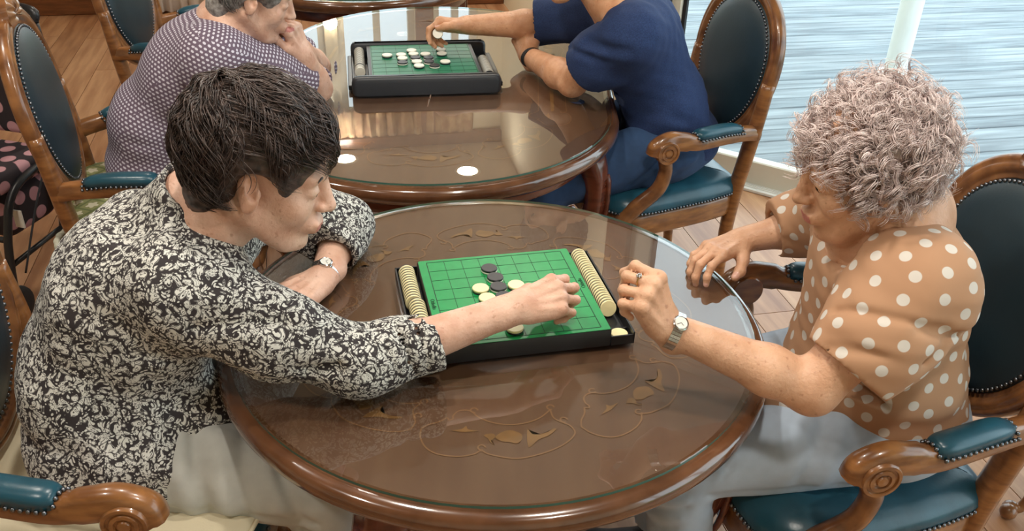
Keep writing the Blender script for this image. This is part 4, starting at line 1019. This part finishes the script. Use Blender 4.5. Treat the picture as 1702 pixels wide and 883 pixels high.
for P, w, d in (([(-.50, -.30, .86), (-.40, -.31, .83), (-.30, -.295, .80)], .010, .007), ([(-.52, -.33, .83), (-.40, -.32, .80), (-.28, -.30, .76)], .012, -.007), ([(-.56, -.30, .80), (-.46, -.31, .78), (-.40, -.30, .75)], .012, .008), ([(-.60, -.28, .77), (-.50, -.30, .745), (-.42, -.28, .72)], .012, -.008),
                ([(-.24, -.30, .81), (-.20, -.28, .78)], .008, -.005), ([(-.17, -.27, .82), (-.15, -.27, .77)], .007, -.005), ([(-.21, -.25, .85), (-.19, -.27, .80)], .007, .005),
                ([(-.80, -.33, .66), (-.65, -.35, .63), (-.50, -.31, .62)], .016, -.006), ([(-.70, -.35, .58), (-.55, -.33, .60), (-.45, -.27, .66)], .012, -.007), ([(-.66, -.35, .55), (-.55, -.31, .56), (-.46, -.26, .62)], .010, .006)): V.fold(P, w, d)
for t0, t1, a0, a1, w, d in ((.05, .45, 60, 20, .012, .008), (.15, .55, 85, 40, .011, -.009), (.25, .75, 100, 60, .011, .008), (.4, .9, 115, 75, .010, -.008), (.6, .95, 60, 10, .009, .006), (.75, 1.0, 100, 20, .008, -.007)): V.lfold((-.50, -.24, .90), (-.22, -.243, .774), .082, .056, t0, t1, a0, a1, w, d)
for t0, t1, a0, a1, w, d in ((.1, .2, 0, 120, .007, -.006), (.28, .36, -20, 100, .006, .005), (.42, .5, 10, 130, .006, -.006), (.6, .64, -30, 120, .005, -.004), (.7, .72, -30, 120, .004, .003)): V.lfold((-.22, -.243, .774), (-.07, -.182, .79), .055, .052, t0, t1, a0, a1, w, d)
V.cut((-.098, -.192, .795), nrm(wrR-elR), .12); V.cut((-.338, .128, .765), nrm(wrL-elL), .1); V.cut(nb+V3(.028, -.008, .043), nrm(V3(.5, -.06, .85)), .11); V.cut((-.68, -.19, .53), (0, 0, -1), .35)
V.cap(elR+(wrR-elR)*.15, wrR, .047, .043, 0, 'sub'); V.cap(elL+(wrL-elL)*.2, wrL, .043, .040, 0, 'sub'); V.cap(nb+V3(0, 0, 0), nb+V3(.06, -.015, .09), .068, .066, 0, 'sub')
put('blouse', V, M['foliage'], w1p, bW1, 1)
L1 = [(V3(-.66, -.27, .585), V3(-.27, -.285, .515), V3(-.345, -.32, .11)), (V3(-.66, -.10, .585), V3(-.27, -.05, .515), V3(-.34, -.06, .11))]
trousers(w1p, bW1, M['grey_trouser'], (-.67, -.18, .585), L1, lf=[(0, (.30, .42, 10, 110, .013, .010)), (0, (.36, .50, 5, 105, .012, -.010)), (0, (.46, .58, 0, 100, .014, .010)), (0, (.56, .66, -10, 90, .012, -.009)), (0, (.66, .80, 0, 80, .013, .008)), (0, (.20, .95, 112, 100, .009, -.008)), (0, (.75, .9, 30, 100, .010, -.008)), (1, (.3, .5, -60, 60, .014, .008))], sf=[(0, (.05, .2, -40, 120, .010, -.008)), (0, (.1, .28, -40, 120, .010, .007)), (0, (.2, .4, -30, 120, .011, -.007))], shoem=M['shoe'])
mass = hair_mass(hd1, (-.02, 0, .038), (.110, .089, .102), [((.125, 0, -.055), (.093, .115, .112)), ((.006, -.092, -.028), (.048, .045, .056)), ((.006, .092, -.028), (.048, .045, .056)), ((0, 0, -.15), (.12, .1, .075))], extra=[((-.075, 0, -.04), (.04, .055, .055))])
def keep1(q): return ~(((q[:, 0] > .045) & (q[:, 2] < .045)) | ((q[:, 0] > -.035) & (q[:, 2] < .012) & (np.abs(q[:, 1]) > .03)) | (q[:, 2] < -.085))
hair_strands(hd1, 'hair', M['hair_dark'], w1p, bW1, 5200, (-.02, 0, .038), (.117, .096, .109), (-.55, .12, .85), keep1, .0010, (.5, 1.15), 12, .22, .10, 4, .9, mass, .022)
watch(w1p, bW1, wrL+(elL-wrL)*.06+V3(0, 0, .0), elL-wrL, (.15, -.2, 1), .0285, M['chrome'], M['chrome'])
# ================================================================ near right woman
bW2 = V3(.74, -.03, 0)
w2p = person('woman in a tan polka dot top leaning on the near table with a raised fist', bW2); nl = []
V = Vox((.17, -.36, .69), (.92, .42, 1.25), .0029)
R2 = headR(184, -14, 3); hd2 = head(V, (.605, -.075, 1.085), R2, 1.02)
shL, elL, wrL = V3(.68, -.215, .945), V3(.536, -.262, .765), V3(.288, -.222, .852)
shR, elR, wrR = V3(.71, .115, .945), V3(.665, .255, .80), V3(.522, .242, .765)
nb = V3(.70, -.055, .985)
V.chain([hd2['P'](-.035, 0, -.05), hd2['P'](-.055, 0, -.1), nb], [.056, .054, .066], .03); V.chain([nb, (.72, -.05, .86), (.73, -.05, .76)], [.08, .10, .09], .05); V.chain([nb, (.64, -.06, .93)], [.06, .05], .05)
for s_, e_, w_, q in ((shL, elL, wrL, 1.06), (shR, elR, wrR, 1.0)):
    V.chain([nb, s_], [.055, .052], .03); V.chain([s_, e_], [.052, .044], .02); m_ = e_+(w_-e_)*.3; V.chain([e_, m_, w_], [.0375*q, .0385*q, .0262], .02)
h2L, h2i, h2T = hand(V, wrL, (-.42, -.06, .90), (.78, -.58, .25), -1, [(62, 62, 26), (74, 74, 30), (80, 80, 35), (82, 82, 40)], (.08, .02, -.04, -.10), ((.045, .04, -.02), (.072, .042, -.042), (.088, .03, -.066)), 1.0, nl)
hand(V, wrR, (-.80, -.60, -.04), (-.1, .05, 1), 1, [(12, 42, 30), (18, 44, 32), (20, 44, 32), (20, 42, 30)], (.12, .03, -.06, -.16), ((.045, .045, -.018), (.068, .058, -.03), (.088, .062, -.036)), .98, nl)
put('body', V, [M['skin_b'], M['nailskin'], M['lips']], w2p, bW2, 1, skin_label(nl, [hd2]))
eyes(w2p, hd2, bW2); brows(hd2, w2p, bW2, M['hair_curl'])
V = Vox((.40, -.42, .46), (1.04, .42, 1.10), .0045)
V.ell((.765, -.04, .585), (.16, .20, .10), None, .05).ell((.735, -.04, .69), (.155, .185, .14), None, .06).ell((.71, -.05, .85), (.135, .175, .145), None, .07)
V.cap((.70, .09, .93), (.69, -.185, .93), .085, .085, .06).cap((.68, -.06, .60), (.60, -.10, .575), .13, .085, .06)
slL = [(.69, -.195, .925), (.63, -.235, .85), (.555, -.268, .765)]; slR = [(.70, .10, .925), (.685, .19, .865), (.66, .25, .812), (.57, .246, .79)]
V.chain(slL, [.09, .082, .076], .04); V.chain(slR, [.085, .075, .066, .062], .04)
V.wob(lambda X, Y, Z: .004*fnoise(X, Y, Z, 24, 18)+.0018*fnoise(X, Y*.6, Z*1.5, 60, 19))
for P, w, d in (([(.86, -.2, .72), (.76, -.25, .73), (.66, -.22, .72)], .012, -.008), ([(.88, -.17, .66), (.78, -.245, .665), (.66, -.23, .64)], .012, -.008), ([(.86, -.2, .69), (.76, -.25, .70)], .010, .006), ([(.80, -.24, .61), (.68, -.24, .60), (.58, -.18, .60)], .012, -.008), ([(.73, -.27, .90), (.68, -.30, .86), (.62, -.31, .82)], .010, -.006), ([(.72, -.29, .86), (.66, -.315, .83)], .009, .005),
                ([(.66, .12, .90), (.60, .02, .84)], .012, -.006), ([(.62, -.14, .86), (.60, -.04, .80)], .012, .005), ([(.63, .22, .82), (.62, .3, .84)], .008, -.006), ([(.61, .22, .80), (.605, .3, .83)], .007, .006), ([(.74, -.255, .97), (.745, -.265, .90), (.73, -.255, .83)], .004, -.004)): V.fold(P, w, d)
for t0, t1, a0, a1, w, d in ((.15, .5, 80, -20, .010, -.008), (.25, .6, 85, -10, .010, .007), (.4, .75, 90, 0, .009, -.007), (.0, .3, 130, 60, .012, -.008), (.86, .86, -170, 180, .003, -.004)): V.lfold((.69, -.195, .925), (.555, -.268, .765), .09, .078, t0, t1, a0, a1, w, d, 16)
V.cut((.588, -.255, .802), nrm(V3(.55, -.262, .765)-V3(.685, -.2, .93)), .105); V.cut((.588, .247, .79), nrm(wrR-elR), .09); V.cut((.775, -.04, .512), (0, 0, -1), .33)
nk = nrm(V3(-.7, -.06, .7)); V.cap(nb-nk*.01+V3(-.02, 0, -.0), nb+nk*.15, .082, .095, .0, 'sub'); V.ell((.60, -.08, .955), (.075, .07, .045), None, .02, 'sub'); V.cap(elL+(elL-shL)*-.2, elL+(elL-shL)*.3, .058, .056, 0, 'sub'); V.cap(elR+(wrR-elR)*.2, wrR, .05, .046, 0, 'sub')
put('polka_dot_top', V, M['polka'], w2p, bW2, 1, None, dot_uv(.0345, 3))
L2 = [(V3(.75, -.145, .585), V3(.36, -.175, .505), V3(.41, -.2, .11)), (V3(.75, .06, .585), V3(.36, .05, .505), V3(.40, .06, .11))]
trousers(w2p, bW2, M['blue_trouser'], (.78, -.04, .585), L2, r=(.092, .07, .06, .06), lf=[(0, (.25, .40, 20, 110, .012, .007)), (0, (.33, .5, 10, 100, .012, -.007)), (0, (.80, .98, 60, 130, .007, -.007)), (0, (.84, 1.0, 70, 150, .006, .006)), (0, (.3, .9, 118, 112, .008, -.006))], sf=[(0, (.02, .10, 60, 150, .006, -.008)), (0, (.07, .15, 60, 160, .006, .007)), (0, (.12, .2, 60, 160, .006, -.008)), (0, (.18, .26, 70, 170, .006, .006)), (0, (.25, .32, 80, 170, .006, -.006))], shoem=M['shoe_dark'])
mass = hair_mass(hd2, (-.022, 0, .03), (.095, .082, .090), [((.125, 0, -.055), (.092, .12, .11)), ((0, 0, -.16), (.12, .1, .07))], extra=[((-.065, 0, -.045), (.042, .058, .05))])
def curls(hd, n, cen, rad, keep, seed, Rr=(.006, .013), ln=(.03, .07), K=22):
    g = np.random.default_rng(seed); u = g.normal(size=(n, 3)); u /= np.linalg.norm(u, axis=1)[:, None]; p0 = np.array(cen)+np.array(rad)*u*g.uniform(.9, 1.03, n)[:, None]
    k = keep(p0); p0 = p0[k]; u = u[k]; n = len(u)
    down = np.array([-.3, 0, -1.0])+g.normal(size=(n, 3))*.5; tg = down-u*(down*u).sum(1)[:, None]; tg /= np.linalg.norm(tg, axis=1)[:, None]; d = tg*.8+u*g.uniform(.05, .7, n)[:, None]; d /= np.linalg.norm(d, axis=1)[:, None]
    x = np.cross(d, u); x /= np.linalg.norm(x, axis=1)[:, None]; y = np.cross(d, x); t = np.linspace(0, 1, K); r = g.uniform(*Rr, n); w = g.uniform(6, 14, n); ph = g.uniform(0, 6.28, n); L = g.uniform(*ln, n)
    an = ph[:, None]+w[:, None]*t[None]; a = r[:, None]*(.5+.5*t[None])
    q = p0[:, None]+d[:, None]*(L[:, None]*t[None])[..., None]+x[:, None]*(a*np.cos(an))[..., None]+y[:, None]*(a*np.sin(an))[..., None]
    return hd['c']+hd['s']*(q@hd['R'].T), g
def keep2(q): return ~(((q[:, 0] > .05) & (q[:, 2] < .05)) | ((q[:, 0] > .0) & (q[:, 2] < -.02)) | (q[:, 2] < -.11))
q, g = curls(hd2, 1250, (-.022, 0, .03), (.104, .092, .100), keep2, 11, (.008, .017), (.025, .06))
q = np.concatenate([q+(g.normal(size=(len(q), 1, 3))*.0022+g.normal(size=(len(q), 1, 3))*.002*np.linspace(0, 1, q.shape[1])[None, :, None]) for _ in range(6)])
cv, cF = strands(q, g.uniform(.0005, .0011, len(q))); mv, mF = mass
obj('hair', mesh_data('hair', np.concatenate([mv, cv])-bW2, np.concatenate([mF, cF+len(mv)]), M['hair_curl']), w2p)
watch(w2p, bW2, wrL+(elL-wrL)*.05, elL-wrL, (.35, -.55, .75), .0295, M['chrome'], M['chrome'])
rg = MB(); fj = h2i[1]; ra = nrm(fj[1]-fj[0]); rc = fj[0]+(fj[1]-fj[0])*.5-bW2; ux = nrm(V3(.5, -.6, .6)-ra*(V3(.5, -.6, .6)@ra)); uy = np.cross(ra, ux)
rt = thing('ring', None, None); rt.parent = w2p
MB().tube([rc+.0102*(cos(a)*ux+sin(a)*uy) for a in np.linspace(0, 2*pi, 28, endpoint=False)], .0012, 8, closed=True).build('band', M['gold'], rt)
gm = MB()
for a, r in [(0, 0)]+[(k*pi/3, .0034) for k in range(6)]: gm.ball(rc+ux*.0118+r*(cos(a)*ra+sin(a)*uy), .0019, 8, 5)
gm.build('setting', M['chrome'], rt)
# ================================================================ far man
bM = V3(.5, 1.28, 0)
mp_ = person('man in a navy T-shirt holding up a white disc at the far table', bM); nl = []
V = Vox((-.32, .95, .69), (.56, 1.72, 1.34), .0036)
RM = headR(191, -20, 0); hdM = head(V, (.165, 1.227, 1.147), RM, 1.05)
shL, elL, wrL = V3(.33, 1.07, .965), V3(.197, 1.215, .77), V3(.06, 1.495, .758)
shR, elR, wrR = V3(.37, 1.42, .965), V3(.125, 1.575, .845), V3(-.145, 1.505, .852)
nb = V3(.315, 1.235, 1.015)
V.chain([hdM['P'](-.035, 0, -.05), hdM['P'](-.055, 0, -.1), nb], [.06, .06, .07], .03); V.chain([nb, (.40, 1.25, .88), (.46, 1.26, .76)], [.08, .1, .1], .05)
for s_, e_, w_ in ((shL, elL, wrL), (shR, elR, wrR)):
    V.chain([nb, s_], [.055, .055], .03); V.chain([s_, e_], [.055, .046], .02); m_ = e_+(w_-e_)*.3; V.chain([e_, m_, w_], [.044, .047, .031], .02)
hand(V, wrL, (-.25, .55, .55), (-.75, -.45, .45), -1, [(58, 80, 40), (66, 84, 42), (70, 84, 42), (70, 84, 42)], (.06, .01, -.04, -.1), ((.045, .04, -.02), (.07, .04, -.04), (.085, .02, -.055)), 1.06, nl)
hM, hMi, hMT = hand(V, wrR, (-1, -.12, .06), (.05, .45, .9), 1, [(40, 48, 20), (52, 55, 25), (60, 62, 30), (64, 64, 30)], (.04, 0, -.05, -.1), ((.046, .042, -.012), (.072, .05, -.018), (.094, .042, -.022)), 1.08, nl)
put('body', V, [M['skin_c'], M['nailskin'], M['lips']], mp_, bM, 1, skin_label(nl, [hdM]))
eyes(mp_, hdM, bM); brows(hdM, mp_, bM, M['hair_man'])
V = Vox((.0, .92, .46), (.76, 1.72, 1.14), .0055)
V.ell((.53, 1.27, .59), (.16, .19, .10), None, .05).ell((.49, 1.265, .71), (.135, .185, .14), None, .06).ell((.40, 1.25, .87), (.135, .18, .16), None, .07).cap((.36, 1.10, .955), (.385, 1.39, .955), .09, .09, .06)
V.chain([(.335, 1.08, .945), (.27, 1.14, .87), (.21, 1.2, .79)], [.095, .084, .078], .04); V.chain([(.37, 1.41, .945), (.25, 1.5, .90), (.08, 1.575, .845)], [.095, .085, .075], .04)
V.wob(lambda X, Y, Z: .005*fnoise(X, Y, Z*.7, 22, 28)+.0018*fnoise(X, Y, Z, 50, 29))
for P, w, d in (([(.44, 1.03, .86), (.38, 1.06, .80), (.30, 1.08, .76)], .014, -.008), ([(.60, 1.1, .68), (.50, 1.07, .72), (.42, 1.06, .78)], .016, -.007), ([(.58, 1.09, .62), (.48, 1.07, .64)], .014, .006)): V.fold(P, w, d)
for t0, t1, a0, a1, w, d in ((-.2, .3, 120, 60, .016, -.012), (.1, .5, 100, 40, .014, .009), (.3, .7, 90, 30, .012, -.008), (.0, .6, 30, -40, .014, -.007)): V.lfold((.335, 1.08, .945), (.21, 1.2, .79), .092, .08, t0, t1, a0, a1, w, d)
V.cut((.24, 1.168, .832), nrm(elL-shL), .11); V.cut((.075, 1.565, .86), V3(-.9, .05, -.1), .11); V.cut((.53, 1.27, .53), (0, 0, -1), .33)
V.cap(nb-V3(-.02, 0, .02), nb+V3(-.1, 0, .1), .073, .08, 0, 'sub'); V.cap(elL, elL+(shL-elL)*.5, .062, .062, 0, 'sub'); V.cap(elR+V3(.03, 0, 0), elR+(wrR-elR)*.4, .058, .056, 0, 'sub')
put('t_shirt', V, M['navy'], mp_, bM, 1)
LM = [(V3(.50, 1.16, .575), V3(.10, 1.02, .50), V3(.17, 1.02, .10)), (V3(.50, 1.38, .575), V3(.10, 1.42, .50), V3(.17, 1.42, .10))]
trousers(mp_, bM, M['jeans'], (.54, 1.27, .58), LM, r=(.098, .075, .06, .07), folds=(([(.60, 1.07, .60), (.52, 1.05, .56), (.44, 1.05, .50)], .014, .009), ([(.56, 1.07, .63), (.46, 1.05, .58), (.38, 1.04, .51)], .012, -.009), ([(.50, 1.06, .64), (.40, 1.04, .59), (.32, 1.02, .52)], .014, .008)), shoem=M['shoe_dark'])
massM = hair_mass(hdM, (-.02, 0, .038), (.105, .084, .096), [((.125, 0, -.055), (.085, .11, .105)), ((.012, -.09, -.04), (.05, .04, .05)), ((.012, .09, -.04), (.05, .04, .05)), ((0, 0, -.15), (.12, .1, .085))])
hair_strands(hdM, 'hair', M['hair_man'], mp_, bM, 1800, (-.02, 0, .038), (.107, .086, .098), (-.4, .05, .9), keep1, .0012, (.3, .6), 7, .06, .04, 5, .4, massM)
watch(mp_, bM, wrL+(elL-wrL)*.10, elL-wrL, (.2, -.4, -.7), .034, M['rubber'], M['chrome'], False)
dz = nrm(V3(.12, -.85, .5)); dxx = nrm(np.cross(V3(0, 0, 1), dz)); dy = np.cross(dz, dxx); dp = V3(-.240, 1.447, .836)
disc('far', 'w', 'white disc held up between finger and thumb of the man in navy', Matrix(((dxx[0], dy[0], dz[0], dp[0]), (dxx[1], dy[1], dz[1], dp[1]), (dxx[2], dy[2], dz[2], dp[2]), (0, 0, 0, 1))), None)
# ================================================================ far woman
bW3 = V3(-1.0, .94, 0)
w3p = person('grey haired woman in a small print blouse with her hands at her chin', bW3); nl = []
V = Vox((-.95, .66, .69), (-.42, 1.34, 1.26), .0036)
R3 = headR(14, -19, 0); hd3 = head(V, (-.672, .925, 1.08), R3, 1.0)
shR, elR, wrR = V3(-.745, .80, .945), V3(-.562, 1.075, .772), V3(-.578, 1.0, .895)
shL, elL, wrL = V3(-.80, 1.10, .945), V3(-.60, 1.24, .78), V3(-.59, 1.06, .89)
nb = V3(-.765, .94, .985)
V.chain([hd3['P'](-.035, 0, -.05), hd3['P'](-.055, 0, -.1), nb], [.052, .05, .06], .03); V.chain([nb, (-.82, .93, .86)], [.08, .1], .05)
for s_, e_, w_ in ((shR, elR, wrR), (shL, elL, wrL)):
    V.chain([nb, s_], [.05, .05], .03); V.chain([s_, e_], [.046, .040], .02); m_ = e_+(w_-e_)*.3; V.chain([e_, m_, w_], [.040, .039, .0265], .02)
hand(V, wrR, (-.25, -.2, .9), (.75, -.3, .3), 1, [(50, 70, 40)]*4, s=.96, nails=nl); hand(V, wrL, (-.3, -.3, .85), (.8, .2, .3), -1, [(50, 70, 40)]*4, s=.96, nails=nl)
put('body', V, [M['skin_a'], M['nailskin'], M['lips']], w3p, bW3, 1, skin_label(nl, [hd3]))
eyes(w3p, hd3, bW3); brows(hd3, w3p, bW3, M['hair_grey'])
V = Vox((-1.26, .62, .46), (-.48, 1.36, 1.10), .0055)
V.ell((-1.0, .95, .59), (.16, .20, .10), None, .05).ell((-.98, .95, .71), (.145, .19, .14), None, .06).ell((-.86, .94, .86), (.14, .185, .16), np.array(Matrix.Rotation(radians(30), 3, 'Y')), .07).cap((-.775, .83, .935), (-.80, 1.06, .935), .085, .085, .06)
slR = [(-.755, .82, .93), (-.68, .92, .87), (-.565, 1.07, .785)]; slL = [(-.80, 1.08, .93), (-.71, 1.17, .86), (-.60, 1.24, .785)]
V.chain(slR, [.088, .078, .066], .04); V.chain(slL, [.088, .078, .066], .04); V.chain([nb+V3(-.01, 0, -.03), nb+V3(.02, 0, .035)], [.085, .075], .03)
V.wob(lambda X, Y, Z: .003*fnoise(X, Y, Z, 22, 38)+.0012*fnoise(X, Y, Z, 50, 39))
for P, w, d in (([(-.90, .74, .86), (-.80, .74, .80), (-.72, .78, .76)], .014, -.008), ([(-1.05, .76, .72), (-.92, .75, .70), (-.84, .78, .72)], .014, -.006), ([(-.84, .72, .90), (-.76, .76, .84)], .012, .006)): V.fold(P, w, d)
V.cut((-.595, 1.03, .805), nrm(elR-shR), .085); V.cut((-.63, 1.215, .81), nrm(elL-shL), .085); V.cut((-1.0, .95, .52), (0, 0, -1), .33); V.cut(nb+V3(.018, 0, .033), nrm(V3(.4, .1, .9)), .11)
V.cap(elR, elR+(shR-elR)*.4, .05, .05, 0, 'sub'); V.cap(nb, nb+V3(.06, .01, .09), .066, .066, 0, 'sub'); V.cap(elL, elL+(shL-elL)*.4, .05, .05, 0, 'sub')
put('blouse', V, M['lattice'], w3p, bW3, 1, None, box_uv)
L3 = [(V3(-.97, .86, .58), V3(-.56, .93, .50), V3(-.62, .93, .10)), (V3(-1.0, 1.04, .58), V3(-.58, 1.12, .50), V3(-.64, 1.14, .10))]
trousers(w3p, bW3, M['dark_trouser'], (-1.0, .95, .585), L3, shoem=M['shoe_dark'])
mass3 = hair_mass(hd3, (-.02, 0, .038), (.11, .09, .102), [((.125, 0, -.055), (.085, .11, .105)), ((.012, -.09, -.04), (.05, .04, .05)), ((.012, .09, -.04), (.05, .04, .05)), ((0, 0, -.16), (.12, .1, .075))], extra=[((-.075, 0, -.045), (.04, .06, .06))])
hair_strands(hd3, 'hair', M['hair_grey'], w3p, bW3, 2600, (-.02, 0, .032), (.113, .093, .105), (-.4, .05, .9), keep1, .0012, (.5, 1.0), 9, .1, .06, 6, .6, mass3)
# ------------------------------------------------------------------ seat pads, walker
def lattice_cushion_mat():
    m = mat('lattice_floral', lin((196, 190, 154)), .9, bump=(400, .2, .001)); nt, b = nodes(m); N = nt.nodes.new; K = nt.links.new
    tc = N('ShaderNodeTexCoord'); mp = N('ShaderNodeMapping'); K(tc.outputs['Object'], mp.inputs[0]); mp.inputs['Rotation'].default_value = (0, 0, radians(40)); mp.inputs['Scale'].default_value = (18, 18, 18)
    sp = N('ShaderNodeSeparateXYZ'); K(mp.outputs[0], sp.inputs[0]); D = []
    def mth(op, a, c=None):
        n = N('ShaderNodeMath'); n.operation = op
        for i, x in enumerate((a, c)):
            if x is None: continue
            if isinstance(x, (int, float)): n.inputs[i].default_value = x
            else: K(x, n.inputs[i])
        return n.outputs[0]
    fr = [mth('SUBTRACT', mth('FRACT', sp.outputs[i]), .5) for i in (0, 1)]
    line = mth('MAXIMUM', mth('GREATER_THAN', mth('ABSOLUTE', fr[0]), .43), mth('GREATER_THAN', mth('ABSOLUTE', fr[1]), .43))
    r2 = mth('ADD', mth('MULTIPLY', fr[0], fr[0]), mth('MULTIPLY', fr[1], fr[1])); an = mth('ARCTAN2', fr[0], fr[1]); pet = mth('ADD', mth('MULTIPLY', mth('COSINE', mth('MULTIPLY', an, 5.0)), .03), .075)
    fl = mth('LESS_THAN', r2, pet)
    m1 = N('ShaderNodeMix'); m1.data_type = 'RGBA'; K(fl, m1.inputs['Factor']); m1.inputs['A'].default_value = (*lin((142, 144, 96)), 1); m1.inputs['B'].default_value = (*lin((214, 208, 182)), 1)
    m2 = N('ShaderNodeMix'); m2.data_type = 'RGBA'; K(line, m2.inputs['Factor']); K(m1.outputs['Result'], m2.inputs['A']); m2.inputs['B'].default_value = (*lin((108, 118, 74)), 1); K(m2.outputs['Result'], b.inputs['Base Color'])
    return m
M['floral'] = lattice_cushion_mat(); M['creampad'] = mat('cream_pad', lin((226, 214, 184)), .85, var=(6, .1), bump=(300, .2, .001)); M['tie'] = mat('cord_tie', lin((186, 184, 166)), .9, var=(90, .4))
def pad(name, label, cat, loc, rotz, z, h, m, ov=0.0, fx=1.0):
    t = thing(name, label, cat, (loc[0], loc[1], 0), radians(rotz)); b = MB()
    P = lambda ins, zz: [(p[0]*fx, p[1], zz+.003*sin(p[0]*30+p[1]*17)) for p in seat_outline(ins)]
    rings = [P(.02-ov, z), P(.004-ov, z+h*.2), P(-ov, z+h*.5), P(.004-ov, z+h*.8), P(.02-ov, z+h*.97)]; base = P(.02-ov, 0)
    for q in (.8, .5, .2, .01): rings.append([(x*q, y*q, z+h*.97+.006*(1-q)) for x, y, zz in base])
    b.loft(rings, True, caps=False); b.build('pad', M[m], t)
    b = MB(); b.tube(P(-ov-.001, z+h*.5), .004, 6, closed=True); b.build('piping', M[m], t); return t
cu = pad('floral_cushion', 'green and cream floral lattice cushion under the woman in the small print blouse', 'cushion', (-.99, .89), 18, .498, .035, 'floral', .012)
pad('seat_pad', 'plain cream seat pad on the armchair in the lower left corner', 'cushion', (-.68, -.19), 5, .497, .022, 'creampad', .012)
for s in (-1, 1):
    x, y = -.235, s*.2; b = MB(); k = []
    for i in range(60): t = i/59; k.append((x+.045*cos(t*9.5)*(1-.3*t)+.0, y+s*.01+.04*sin(t*9.5)*(1-.2*t), .50-.09*t+.02*sin(t*7)))
    b.tube(k, [.0085+.0015*sin(i*2.1) for i in range(60)], 8); b.build('cord_tie', M['tie'], cu)
# wheeled walker with big pink and cream dots
M['bigdots'] = spot_mat('big_dots', (46, 38, 44), (196, 148, 156), .023)
wk = thing('wheeled_walker', 'black framed wheeled walker with pink dotted seat behind the left chair', 'walker', (-1.70, 1.16, 0), radians(-14))
def soft_box(name, c, half, m, sp, seed, parent):
    c = np.array(c, float); half = np.array(half, float); V = Vox(c-half-.05, c+half+.05, .007)
    r = min(half)*.55; X, Y, Z = V.ax[0][:, None, None], V.ax[1][None, :, None], V.ax[2][None, None, :]
    q = [np.maximum(np.abs(A-c[i])-(half[i]-r), 0) for i, A in enumerate((X, Y, Z))]; V.D = (np.sqrt(q[0]**2+q[1]**2+q[2]**2)-r).astype(np.float32)
    v, F = V.mesh(1); return obj(name, mesh_data(name, v, F, m, None, True, dot_uv(sp, seed)(v, F)), parent)
soft_box('seat', (.02, -.02, .45), (.17, .15, .035), M['bigdots'], .058, 1, wk)
soft_box('back_panel', (-.05, .15, .66), (.17, .035, .15), M['bigdots'], .058, 2, wk)
soft_box('bag', (.02, .0, .33), (.15, .12, .085), M['bigdots'], .058, 3, wk)
for sx in (-1, 1):
    b = MB(); b.tube(spline([(sx*.2, .16, .88), (sx*.2, .17, .7), (sx*.2, .12, .45), (sx*.2, .06, .2), (sx*.2, .02, .09)], 6), .013, 10); b.build('rear_tube', M['black'], wk)
    b = MB(); b.tube(spline([(sx*.2, .13, .47), (sx*.2, -.08, .43), (sx*.2, -.16, .3), (sx*.2, -.2, .1)], 6), .013, 10); b.build('front_tube', M['black'], wk)
    b = MB(); b.tube([(sx*.2, .08, .22), (sx*.2, -.18, .2)], .009, 8); b.build('side_bar', M['black'], wk)
    b = MB(); b.tube(spline([(sx*.215, .14, .85), (sx*.235, .1, .6), (sx*.225, -.05, .35), (sx*.215, -.15, .16)], 6), .0035, 6); b.build('brake_cable', M['black2'], wk)
    MB().box((sx*.2-.016, -.105, .3), (sx*.2+.016, -.1, .36)).build('sticker', M['white'], wk, smooth=False)
    for y in (.02, -.2):
        b = MB(); R_ = [[(sx*.2+z, y+r*cos(2*pi*j/24), .065+r*sin(2*pi*j/24)) for j in range(24)] for r, z in ((.01, -.013), (.045, -.012), (.062, -.009), (.065, 0), (.062, .009), (.045, .012), (.01, .013))]
        b.loft(R_, True, caps=True); b.build('wheel', M['rubber'], wk)
b = MB(); b.tube(spline([(-.2, .16, .88), (-.17, .17, .92), (.17, .17, .92), (.2, .16, .88)], 6), .014, 10); b.build('handle_bar', M['black'], wk)
b = MB(); b.tube([(-.2, -.16, .28), (.2, -.16, .28)], .010, 8); b.build('cross_bar', M['black'], wk)
